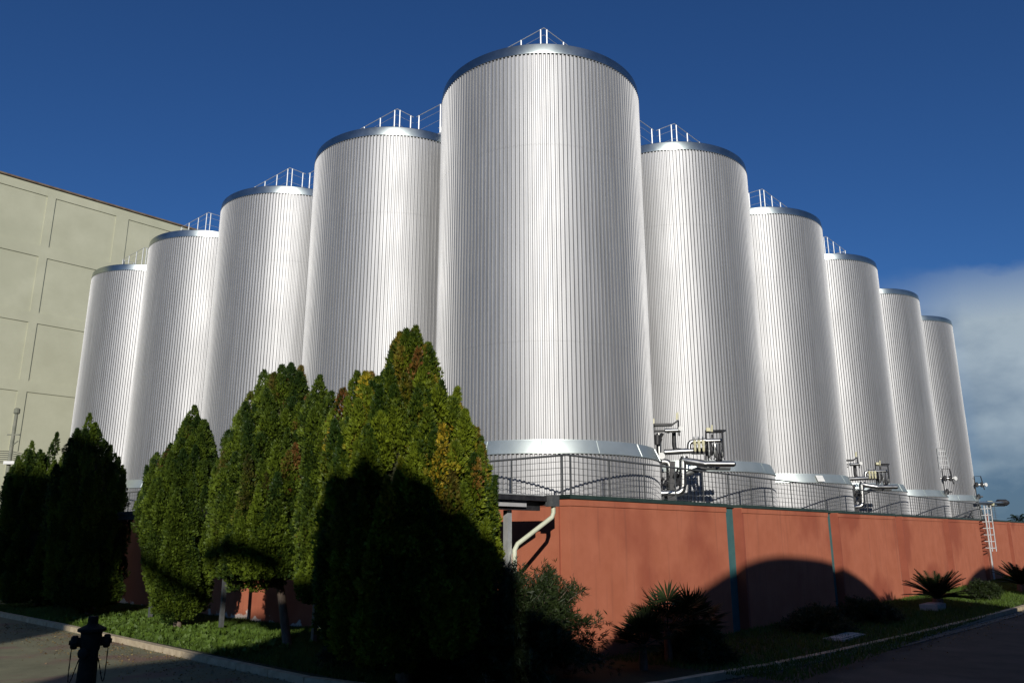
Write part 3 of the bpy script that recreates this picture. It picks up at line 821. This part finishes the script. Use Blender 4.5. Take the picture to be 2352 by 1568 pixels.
# ================================================================== TREES (along the left wall)
def onL(x, y, gp):
    d = ray(x, y); t = (np.dot(W, nL)+gp)/np.dot(d, nL); return d*t+UP*CAMZ
def make_tree(cx, basepy, gp, trace, tips, lab, leafm, seed, patch=0.0, pat_lo=.45, lobes=260, size=.078, trunk_r=.12, dens=1.0, trunk_px=None):
    """trace: rows (y, left, right) of the crown outline as measured on the photo, turned into a centre line and a radius by height;
    the crown is a full round body of many upright feathery lobes; tips: free-standing leading shoots"""
    rng = np.random.default_rng(seed)
    b = onL(cx, basepy, gp); b[2] = 0
    vd = b/np.linalg.norm(b); rt = np.array([vd[1], -vd[0], 0.0])
    zz, cc, rr = [], [], []
    for (y, l, r) in trace:
        pl_ = at(l, y, b[1]); pr_ = at(r, y, b[1])
        zz.append((pl_[2]+pr_[2])/2); cc.append(np.dot((pl_+pr_)/2-b, rt)); rr.append(np.dot(pr_-pl_, rt)/2)
    o_ = np.argsort(zz); zz = np.array(zz)[o_]; cc = np.array(cc)[o_]; rr = np.array(rr)[o_]
    zz = zz-.34*(zz-zz[0])/(zz[-1]-zz[0]); z0, z1 = zz[0], zz[-1]
    root = empty('evergreen_tree', (b[0], b[1], 0), lab, 'tree', 'evergreen trees in front of the left red wall')
    PP, NN, LL, GG, BB = [], [], [], [], []
    L = []
    # lobes spread evenly over the body surface
    zs = np.linspace(z0, z1, 60); w = np.maximum(np.interp(zs, zz, rr), .05); cdf = np.cumsum(w); cdf /= cdf[-1]
    for i in range(lobes):
        h = np.interp((i+.5)/lobes, cdf, zs); a = 2*PI*i*.6180339+rng.normal()*.25
        R_ = np.interp(h, zz, rr); C_ = np.interp(h, zz, cc)
        lr = rng.uniform(.11, .25)*min(1, .5+R_); lh = rng.uniform(.55, 1.25)
        q = max(0.02, R_-lr*.8-rng.uniform(-.12, .20))
        if rng.uniform() < .12: continue
        lh *= .55+.45*min(1, R_*1.3); L.append((C_+q*math.cos(a), q*math.sin(a), max(z0-.05, h-lh*.78), lr, lh, a, .13))
    for i in range(lobes//3):
        h = rng.uniform(z0, z1); a = rng.uniform(0, 2*PI); R_ = np.interp(h, zz, rr); C_ = np.interp(h, zz, cc); q = R_*rng.uniform(.3, .75)
        L.append((C_+q*math.cos(a), q*math.sin(a), h-.35, rng.uniform(.18, .26), rng.uniform(.6, .9), a, .15))
    for (x, y, r_, ln) in tips:
        p_ = at(x, y, b[1]); L.append((np.dot(p_-b, rt), rng.normal()*.12, p_[2]-.10-ln*1.25, r_*1.1, ln*1.25, rng.uniform(0, 6.28), .0))
    dry_c = rng.uniform(0, 1, (7, 2))*[2*PI, 1]
    for (dx, dy, zb, lr, lh, a0, lean) in L:
        n = int(lr*lh*2*PI*560*dens)+30
        t = rng.uniform(0, 1, n)**.9; a = rng.uniform(0, 2*PI, n)
        tt_ = np.clip((t-.28)/.72, 0, 1); prof = np.where(t < .28, .55+.45*t/.28, 1-.95*tt_**1.25)
        q = lr*prof*(1+.30*np.sin(a*3+t*9+a0*5))*np.sqrt(rng.uniform(.35, 1.25, n))
        out = rt*math.cos(a0)+vd*math.sin(a0)
        base = b+rt*dx+vd*dy+UP*zb
        P = base+UP*(t*lh)[:, None]+out*(lean*lh*t)[:, None]+rt*(q*np.cos(a))[:, None]+vd*(q*np.sin(a))[:, None]
        N = rt*(np.cos(a)*.8)[:, None]+vd*(np.sin(a)*.8)[:, None]+out*.35+UP*(.55+1.0*t)[:, None]+rng.normal(size=(n, 3))*.3
        lob = rng.uniform(.0, .9)
        hrel = (zb+lh/2-z0)/(z1-z0)
        dry = 0.0
        if hrel > pat_lo and rng.uniform() < patch: dry = rng.uniform(.45, 1)
        elif rng.uniform() < patch*.5: dry = rng.uniform(.1, .4)
        PP.append(P); NN.append(N)
        LL.append(np.clip(lob+(q/lr-.6)*.5+rng.normal(size=n)*.16, 0, 1))  # inner sprays coloured darker as shade, outer ones lighter as lit tips
        GG.append(np.clip(dry*(rng.uniform(.3, 1.2, n))*(rng.uniform(size=n) < .85), 0, 1)); BB.append(np.clip(np.full(n, rng.uniform())+rng.normal(size=n)*.1, 0, 1))
    P = np.concatenate(PP); N = np.concatenate(NN); l_ = np.concatenate(LL); g_ = np.concatenate(GG); b_ = np.concatenate(BB)
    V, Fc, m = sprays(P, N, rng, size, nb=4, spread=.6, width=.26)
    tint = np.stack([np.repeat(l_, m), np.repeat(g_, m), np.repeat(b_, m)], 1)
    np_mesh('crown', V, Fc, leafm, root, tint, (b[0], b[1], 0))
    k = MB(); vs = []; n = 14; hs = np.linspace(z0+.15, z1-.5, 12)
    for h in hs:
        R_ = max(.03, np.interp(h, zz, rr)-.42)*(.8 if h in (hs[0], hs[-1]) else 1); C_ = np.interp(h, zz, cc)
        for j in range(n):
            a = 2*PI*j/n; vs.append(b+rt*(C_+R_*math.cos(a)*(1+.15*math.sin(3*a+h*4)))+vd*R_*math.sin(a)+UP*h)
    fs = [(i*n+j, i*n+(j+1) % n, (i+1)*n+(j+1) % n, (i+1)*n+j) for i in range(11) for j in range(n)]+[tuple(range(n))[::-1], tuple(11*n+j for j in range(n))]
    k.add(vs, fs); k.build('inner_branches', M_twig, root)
    tk = MB(); tb = b.copy()
    if trunk_px: tb = b+rt*np.dot(at(trunk_px, basepy, b[1])-b, rt)
    c0 = b+rt*np.interp(z0+.6, zz, cc)
    tk.tube([tb-UP*.05, tb+UP*.12, tb*.6+c0*.4+UP*(z0*.6+.2), c0+UP*(z0+.8)], [trunk_r*1.5, trunk_r*1.05, trunk_r*.9, trunk_r*.5], n=10)
    for i in range(5):
        a = i*1.3; tk.tube([tb*.5+c0*.5+UP*(z0*.7+.15), c0+UP*(z0+.5)+rt*math.cos(a)*.35+vd*math.sin(a)*.35], [trunk_r*.45, trunk_r*.2], n=6)
    tk.build('trunk', M_bark, root, smooth=True)
    return root
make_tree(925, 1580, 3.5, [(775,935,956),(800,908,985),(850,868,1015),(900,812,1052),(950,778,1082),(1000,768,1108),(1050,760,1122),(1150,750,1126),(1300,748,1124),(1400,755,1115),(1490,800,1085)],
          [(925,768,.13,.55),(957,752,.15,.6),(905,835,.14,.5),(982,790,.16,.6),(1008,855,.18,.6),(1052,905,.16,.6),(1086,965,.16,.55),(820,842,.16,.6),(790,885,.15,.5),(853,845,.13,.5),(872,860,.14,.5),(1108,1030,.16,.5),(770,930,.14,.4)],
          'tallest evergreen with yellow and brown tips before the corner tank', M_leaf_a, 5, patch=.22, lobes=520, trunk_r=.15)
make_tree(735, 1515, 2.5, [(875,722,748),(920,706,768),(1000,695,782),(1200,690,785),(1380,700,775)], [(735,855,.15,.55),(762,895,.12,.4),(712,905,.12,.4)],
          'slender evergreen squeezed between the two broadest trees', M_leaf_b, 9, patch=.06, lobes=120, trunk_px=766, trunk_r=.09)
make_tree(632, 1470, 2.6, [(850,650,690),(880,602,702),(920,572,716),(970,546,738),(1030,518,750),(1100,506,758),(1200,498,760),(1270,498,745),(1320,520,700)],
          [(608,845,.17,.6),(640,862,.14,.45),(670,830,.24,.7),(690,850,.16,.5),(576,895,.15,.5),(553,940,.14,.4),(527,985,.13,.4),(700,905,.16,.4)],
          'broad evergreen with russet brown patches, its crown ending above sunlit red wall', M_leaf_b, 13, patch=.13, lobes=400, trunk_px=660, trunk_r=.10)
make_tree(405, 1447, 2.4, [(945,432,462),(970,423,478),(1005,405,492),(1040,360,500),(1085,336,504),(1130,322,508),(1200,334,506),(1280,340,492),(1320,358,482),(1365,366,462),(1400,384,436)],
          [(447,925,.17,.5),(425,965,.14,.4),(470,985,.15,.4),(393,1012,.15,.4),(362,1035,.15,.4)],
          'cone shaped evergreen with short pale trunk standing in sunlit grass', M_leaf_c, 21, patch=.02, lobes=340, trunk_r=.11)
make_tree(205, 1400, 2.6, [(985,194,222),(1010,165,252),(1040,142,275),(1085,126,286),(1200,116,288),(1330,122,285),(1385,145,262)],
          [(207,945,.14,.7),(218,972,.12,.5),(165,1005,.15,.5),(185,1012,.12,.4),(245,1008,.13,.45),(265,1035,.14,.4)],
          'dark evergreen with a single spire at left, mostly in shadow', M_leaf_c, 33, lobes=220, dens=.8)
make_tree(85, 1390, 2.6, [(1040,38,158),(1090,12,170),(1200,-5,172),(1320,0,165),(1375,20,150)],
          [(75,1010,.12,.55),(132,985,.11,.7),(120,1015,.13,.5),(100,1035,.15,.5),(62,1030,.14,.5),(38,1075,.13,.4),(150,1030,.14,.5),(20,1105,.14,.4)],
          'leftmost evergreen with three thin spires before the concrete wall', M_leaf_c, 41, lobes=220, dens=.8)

# small leafy stump bush at the foot of the cone tree's neighbour handled as dark lacy shrub by the corner
def lacy_shrub(base, n, H, spread, lab, seed, name='needle_shrub', cat='shrub', dirbias=(0,0)):
    rng = np.random.default_rng(seed); b = np.array([base[0], base[1], .08])
    root = empty(name, b, lab, cat)
    k = MB(); PP = []; NN = []
    for i in range(n):
        a = rng.uniform(0, 2*PI); el = rng.uniform(.1, 1.35); L = rng.uniform(.6, 1.0)
        d = np.array([math.cos(a)*math.cos(el)*spread+dirbias[0]*.5, math.sin(a)*math.cos(el)*spread+dirbias[1]*.5, math.sin(el)*H*.95+.1])*L
        pts = [b+d*t+UP*(.25*math.sin(t*PI)*(1-el/2) - .18*t*t) + rng.normal(size=3)*.012 for t in np.linspace(0, 1, 7)]
        k.tube(pts, list(np.linspace(.018, .004, 7)), n=5)
        for t in np.linspace(.22, 1, 22):
            q = b+d*t+UP*(.25*math.sin(t*PI)*(1-el/2)-.18*t*t)
            m = 7
            PP.append(q+rng.normal(size=(m, 3))*(.06)); NN.append(d/np.linalg.norm(d)*.7+rng.normal(size=(m, 3))*.7)
    k.build('branches', M_bark, root)
    P = np.concatenate(PP); N = np.concatenate(NN)
    V, Fc, m = sprays(P, N, rng, .12, nb=3, spread=.5, width=.12)
    tint = np.stack([np.repeat(rng.uniform(0, 1, len(P)), m), np.zeros(len(V)), np.zeros(len(V))], 1)
    np_mesh('foliage', V, Fc, M_shrub, root, tint, b)
    return root
sb = lw(-.15, 2.0)
lacy_shrub(sb, 260, 2.35, 1.55, 'dark feathery shrub reaching over the red wall corner, by the downpipe', 3, dirbias=(.7, -.35))
lacy_shrub(lw(.75, 2.65), 170, 2.15, 1.15, 'dark feathery shrub hiding the feet of the canopy posts', 24)
lacy_shrub(lw(2.9, 2.9), 46, 1.5, 1.1, 'low dark feathery shrub under the tallest tree, near the kerb', 4, dirbias=(.35, 0))

def fan_palm(base, h, fans, rad, lab, seed, grp):
    rng = np.random.default_rng(seed); b = np.array([base[0], base[1], .08])
    root = empty('fan_palm', b, lab, 'palm', grp)
    k = MB(); k.tube([b, b+UP*h*.5], [.09, .07], n=9); k.build('trunk', M_bark, root)
    Vv = []; Ff = []
    st_ = MB()
    for i in range(fans):
        a = 2*PI*i/fans*1.618*2; el = rng.uniform(-.1, 1.4)
        d = np.array([math.cos(a)*math.cos(el), math.sin(a)*math.cos(el), math.sin(el)])
        c = b+UP*h*.5+d*rng.uniform(.32, .55)*h*.8
        st_.tube([b+UP*h*.45, c], .010, n=5)
        t_ = np.cross(d, UP); t_ /= np.linalg.norm(t_)+1e-6
        for j in range(17):
            th = (j-8)/8*1.75
            e = d*math.cos(th)+t_*math.sin(th)+rng.normal(size=3)*.04
            L = rad*(1-.16*abs(th))*rng.uniform(.88, 1.08)
            w_ = np.cross(e, np.cross(d, t_)); w_ /= np.linalg.norm(w_)+1e-6
            n0 = len(Vv); mid = c+e*L*.5
            Vv += [c, mid+w_*.021, c+e*L-UP*L*.06, mid-w_*.021]; Ff += [(n0, n0+1, n0+2), (n0, n0+2, n0+3)]
    st_.build('stalks', M_palm, root)
    V = np.array(Vv); tint = np.zeros((len(V), 3)); tint[:, 0] = np.repeat(rng.uniform(0, 1, len(V)//4), 4)
    np_mesh('fronds', V, np.array(Ff), M_palm, root, tint, b)
gp_ = 'small fan palms before the right wall'
fan_palm(rw(1.55, 1.25)[:2], 1.35, 30, .50, 'small fan palm in the middle of the three before the right wall', 1, gp_)
fan_palm(rw(.45, 1.35)[:2], .95, 28, .46, 'leftmost low fan palm before the right wall', 2, gp_)
fan_palm(rw(2.6, 1.25)[:2], 1.2, 28, .48, 'rightmost small fan palm of the three before the right wall', 6, gp_)

def cycad(base, nf, L, lab, seed, name='cycad', h=.35):
    rng = np.random.default_rng(seed); b = np.array([base[0], base[1], .08])
    root = empty(name, b, lab, 'cycad')
    k = MB(); k.tube([b, b+UP*h], [.22, .17], n=10); k.build('trunk', M_bark, root)
    Vv = []; Ff = []; rb = MB()
    for i in range(nf):
        a = 2*PI*i*.618; el = rng.uniform(.25, 1.45); LL = L*rng.uniform(.8, 1.1)
        d = np.array([math.cos(a), math.sin(a), 0])
        pts = []
        for t in np.linspace(0, 1, 12):
            e2 = el-t*1.1
            pts.append(b+UP*h+d*LL*t*math.cos(el*.75)+UP*(LL*(t*math.sin(el)-.22*t*t)))
        rb.tube(pts, .012, n=4)
        t_ = np.cross(d, UP)
        for t in range(1, 12):
            p0 = pts[t]
            for sft in (0, .33, .66):
                p1 = p0+(pts[t-1]-p0)*sft
                for s in (-1, 1):
                    ll = .20*math.sin(t/12*PI*.85+.35); dd = t_*s*.9+(pts[t]-pts[t-1])/np.linalg.norm(pts[t]-pts[t-1])*.5+UP*.25
                    n0 = len(Vv); w_ = np.array([0, 0, .010])+d*.010
                    Vv += [p1-w_, p1+w_, p1+dd*ll]; Ff += [(n0, n0+1, n0+2)]
    rb.build('ribs', M_palm, root)
    V = np.array(Vv); tint = np.zeros((len(V), 3)); tint[:, 0] = .4
    np_mesh('fronds', V, np.array(Ff), M_palm, root, tint, b)
cycad(rw(18.0, 2.2)[:2], 70, 1.2, 'wide spiky cycad in front of the far right wall', 7)
cycad(rw(29.0, 2.9)[:2], 60, 1.3, 'spiky cycad at the right edge beyond the sunlit grass', 8)
lacy_shrub(rw(23.0, 2.6), 40, .9, .8, 'small yellow green shrub right of the wide cycad', 12)
lacy_shrub(rw(2.1, 1.6), 70, .85, .8, 'low dark shrub under the three small fan palms', 18)
lacy_shrub(rw(8.6, 1.6), 60, .8, 1.2, 'low shaded shrub before the second wall panel', 14)
lacy_shrub(rw(12.0, 1.8), 60, .8, 1.2, 'low shaded shrub before the third wall panel, left of the wide cycad', 15)

# far palm beyond the wall
fp = empty('date_palm', (44.6, 70, 0), 'distant feathery palm showing above the wall at the right edge', 'palm')
k = MB(); k.tube([(44.6,70,0),(44.7,70,2),(44.6,70,3.6)], [.3,.25,.22], n=8); k.build('trunk', M_bark, fp)
rng = np.random.default_rng(77); Vv = []; Ff = []
for i in range(60):
    a = 2*PI*i*.618; el = rng.uniform(-.2, 1.4); LL = 1.5*rng.uniform(.8, 1.1); d = np.array([math.cos(a), math.sin(a), 0]); prev = None
    for t in np.linspace(.1, 1, 9):
        p_ = np.array([44.6,70,3.6])+d*LL*t*math.cos(el)+UP*(LL*(t*math.sin(el)-.5*t*t))
        for s in (-1, 1):
            n0 = len(Vv); q = np.cross(d, UP)*s*.28*math.sin(t*PI*.8+.3)-UP*.1+d*.1
            Vv += [p_-d*.05, p_+d*.05, p_+q]; Ff.append((n0, n0+1, n0+2))
V = np.array(Vv); np_mesh('fronds', V, np.array(Ff), M_palm, fp, np.full((len(V), 3), .5), (44.6,70,0))

# ================================================================== GRASS
def grass(name, region, n, hmin, hmax, seed, lab=None):
    rng = np.random.default_rng(seed); P = []
    u = rng.uniform(region[0], region[1], n); g_ = rng.uniform(region[2], region[3], n)
    f, e = (dL, nL) if region[4] == 'L' else (dR, nR)
    base = W[None]+u[:, None]*f+g_[:, None]*e; base[:, 2] = .095
    clump = .5+.5*np.sin(base[:, 0]*5.1+np.sin(base[:, 1]*4.3)*2)*np.cos(base[:, 1]*6.3+base[:, 0]*2)
    h = rng.uniform(hmin, hmax, n)*(.55+.8*clump)
    d = rng.normal(size=(n, 3))*.35; d[:, 2] = 1
    s = rng.normal(size=(n, 3)); s[:, 2] = 0; s /= np.linalg.norm(s, axis=1, keepdims=True)
    w_ = .011
    V = np.stack([base-s*w_, base+s*w_, base+d*h[:, None]], 1).reshape(-1, 3)
    Fc = np.arange(n*3).reshape(-1, 3)
    t = np.clip(.2+.6*clump+rng.normal(size=n)*.25, 0, 1)
    tint = np.stack([np.repeat(t, 3), np.zeros(n*3), np.zeros(n*3)], 1)
    o = np_mesh(name, V, Fc, M_grass, None, tint)
    return tag(o, None, None, None, 'stuff')
o = grass('grass', (1.0, 24.0, .05, 4.0, 'L'), 150000, .05, .12, 50)
tag(o, 'short weedy grass in the planting bed under the evergreens', 'grass')
o = grass('grass', (1.0, 60.0, .05, 4.1, 'R'), 90000, .05, .13, 51)
tag(o, 'rough grass in the planting bed along the right wall', 'grass')

# broad weeds
rng = np.random.default_rng(5)
n = 900; u = rng.uniform(6, 17, n); g_ = rng.uniform(1.5, 4.0, n)**1.0
P = W[None]+u[:, None]*dL+g_[:, None]*nL; P[:, 2] = .12
V, Fc, m = sprays(P, np.tile([0,0,1.], (n, 1))+rng.normal(size=(n, 3))*.5, rng, .15, nb=4, spread=.9, width=.55)
tint = np.stack([np.repeat(rng.uniform(.3, 1, n), m), np.zeros(len(V)), np.zeros(len(V))], 1)
tag(np_mesh('weeds', V, Fc, M_grass, None, tint), 'broad leaved weeds scattered in the lit grass', 'weeds', None, 'stuff')

# fallen leaves on the yard, the kerb and the road edge
rng = np.random.default_rng(9); n = 2600
u = rng.uniform(-4, 18, n); g_ = 4.3+np.abs(rng.normal(size=n))*1.0
P = W[None]+u[:, None]*dL+g_[:, None]*nL; P[:, 2] = .012
n2 = 1500; u = rng.uniform(0, 30, n2); P2 = W[None]+u[:, None]*dR+(np.interp(u, [0,5,13,21,34], [2.6,3.3,3.95,4.35,4.8])+np.abs(rng.normal(size=n2))*.5)[:, None]*nR; P2[:, 2] = .018
P = np.concatenate([P, P2]); n = len(P)
V, Fc, m = sprays(P, rng.normal(size=(n, 3))*[1, 1, .12], rng, .045, nb=1, spread=.5, width=.5)
V[:, 2] = np.maximum(V[:, 2], .006)+.001
tint = np.stack([np.repeat(rng.uniform(0, 1, n), m), np.zeros(len(V)), np.zeros(len(V))], 1)
tag(np_mesh('fallen_leaves', V, Fc, leaf_mat('dry_leaf', (.12,.07,.03), (.25,.19,.07)), None, tint), 'dry leaves blown along the kerb and yard', 'leaves', None, 'stuff')

# ================================================================== HYDRANT
hb = np.array([-7.06, 13.8, 0.0])
hyd = empty('fire_hydrant', hb, 'dark cast iron column hydrant with two side caps and hanging chains', 'hydrant')
hx = np.array([math.cos(.47), math.sin(.47), 0])     # to the right in the picture
k = MB(); k.lathe(hb, [(.20,0),(.20,.03),(.17,.06),(.155,.12),(.145,.5),(.135,.72),(.15,.76),(.15,.80),(.16,.86),(.165,.93),(.16,1.0),(.17,1.03),(.22,1.05),(.22,1.09),(.16,1.12),(.10,1.15),(.09,1.16)], n=24)
k.build('body', M_hyd, hyd, smooth=True)
k = MB(); k.lathe(hb, [(.085,1.15),(.085,1.27),(.07,1.285)], n=8); k.build('operating_nut', M_hyd, hyd)
for s in (-1, 1):
    k = MB(); c = hb+UP*.88+hx*s*.13
    k.lathe(c, [(.075,0),(.075,.06),(.095,.06),(.11,.08),(.11,.14),(.085,.165),(.04,.17),(.035,.19)], n=12, axis=tuple(hx*s)); k.build('nozzle_cap', M_hyd, hyd, smooth=False)
    k = MB()
    p0 = hb+UP*.86+hx*s*.27; p1 = hb+UP*.62+hx*s*.14
    pts = [p0+(p1-p0)*t+hx*s*(.045*math.sin(t*PI))-UP*(.55*math.sin(t*PI)**1.0)*(1.1-t*.4) for t in np.linspace(0, 1, 22)]
    k.tube(pts, [.006 if i % 2 else .011 for i in range(22)], n=5); k.build('chain', M_hyd, hyd)
k = MB(); c = hb+UP*.72+np.array([0,-.14,0]); k.lathe(c, [(.07,0),(.09,.03),(.09,.07),(.04,.09)], n=10, axis=(-.2,-1,0)); k.build('front_cap', M_hyd, hyd)

# ================================================================== SHADOW CASTERS (unseen, added behind the viewer to shade yard, wall and trees)
def across(name, lab, prof, D, depth, zb=0.0, m=M_caster, cat='building'):
    """profile (u, z) shaped to the wanted shadow outline, in a plane parallel to the right wall at distance D"""
    k = MB(); poly = [rw(u, D, z) for u, z in prof]
    k.prism(poly, np.array([SDIR.x, SDIR.y, 0])/math.hypot(SDIR.x, SDIR.y)*depth)
    o = k.build(name, m, loc=rw(prof[0][0], D, 0)); tag(o, lab, cat); return o
def smooth_poly(pts, n=4):
    out = []
    m = len(pts)
    for i in range(m-1):
        p0 = pts[max(i-1, 0)]; p1 = pts[i]; p2 = pts[i+1]; p3 = pts[min(i+2, m-1)]
        for j in range(n):
            t = j/n
            out.append(tuple(.5*((2*p1[q])+(-p0[q]+p2[q])*t+(2*p0[q]-5*p1[q]+4*p2[q]-p3[q])*t*t+(-p0[q]+3*p1[q]-3*p2[q]+p3[q])*t**3) for q in (0, 1)))
    return out+[pts[-1]]
arcs = smooth_poly([(-22.5,11.2),(-21,10.6),(-19.2,10.7),(-17.8,10.98),(-15.7,11.45),(-13.3,12.0),(-11.3,12.2),(-9.3,12.16),(-6.8,11.95),(-4.5,11.47),(-2.8,10.9),(-1.5,10.25),(-1.2,10.13)])
across('vaulted_shadow_caster', 'grey vaulted shadow caster, added behind the viewer', [(-22.5,0)]+arcs+[(-.8,10.12),(2.7,10.08),(3.2,8.0),(8.8,7.9),(9.2,8.6)]+smooth_poly([(10.2,10.14),(12,10.6),(13.7,10.94),(15.6,11.12),(17.4,11.05),(19.3,10.85),(21.1,10.45),(23.2,9.74)])+[(24.5,9.6),(60,9.6),(60,0)], 20, 12)  # invented block, roofline shaped to cast the arched shadows on the wall
across('flat_shadow_caster', 'flat topped grey shadow caster, added behind the viewer', [(-44,0),(-44,13.6),(-35.2,13.6),(-35.0,14.0),(-31.0,14.0),(-30.8,14.8),(-30.0,14.75),(-29.2,14.5),(-28.2,14.2),(-27.65,14.2),(-27.55,14.65),(-27.1,14.55),(-26.8,14.35),(-26.4,14.45),(-25.9,14.05),(-25.5,14.1),(-25.2,13.75),(-24.66,13.5),(-24.3,13.05),(-23.94,13.0),(-23.46,12.65),(-22.55,12.2),(-22.55,0)], 20, 12)  # invented block, jagged top shapes the shade on the tallest tree
tw = smooth_poly([(-49.6,27.1),(-47.7,26.4),(-45.4,25.6),(-44,25.4),(-42,24.8),(-40.6,23.6),(-38.6,21.6),(-37.0,18.8),(-34.8,17.25),(-32.9,16.5),(-31.3,15.95),(-29.8,15.2)])
lowe = [(-29.9,14.85),(-31.3,15.55),(-32.9,16.1),(-34.8,16.85),(-36.3,17.8),(-37.4,18.5),(-39.2,20.0),(-41.0,20.8),(-42.3,20.9)]
across('rounded_shadow_caster', 'tall rounded grey shadow caster, added behind the viewer', [(-75,0),(-75,24),(-56,26)]+[p for p in tw if p[0] < -42.6]+[(-42.5,24.9),(-42.3,20.9),(-40.2,20.7),(-40.7,18.2),(-41.3,15.5),(-41.8,0)], 20.02, 4)  # invented block, put in to shade the left trees and ground
across('sloping_shadow_caster', 'thin sloping grey shadow caster, added behind the viewer', [(-42.48,24.88)]+[p for p in tw if p[0] > -42.3]+lowe, 20.02, .3, cat='caster')  # invented thin band, casts the dark stripe across the left trees

scene.render.film_transparent = False
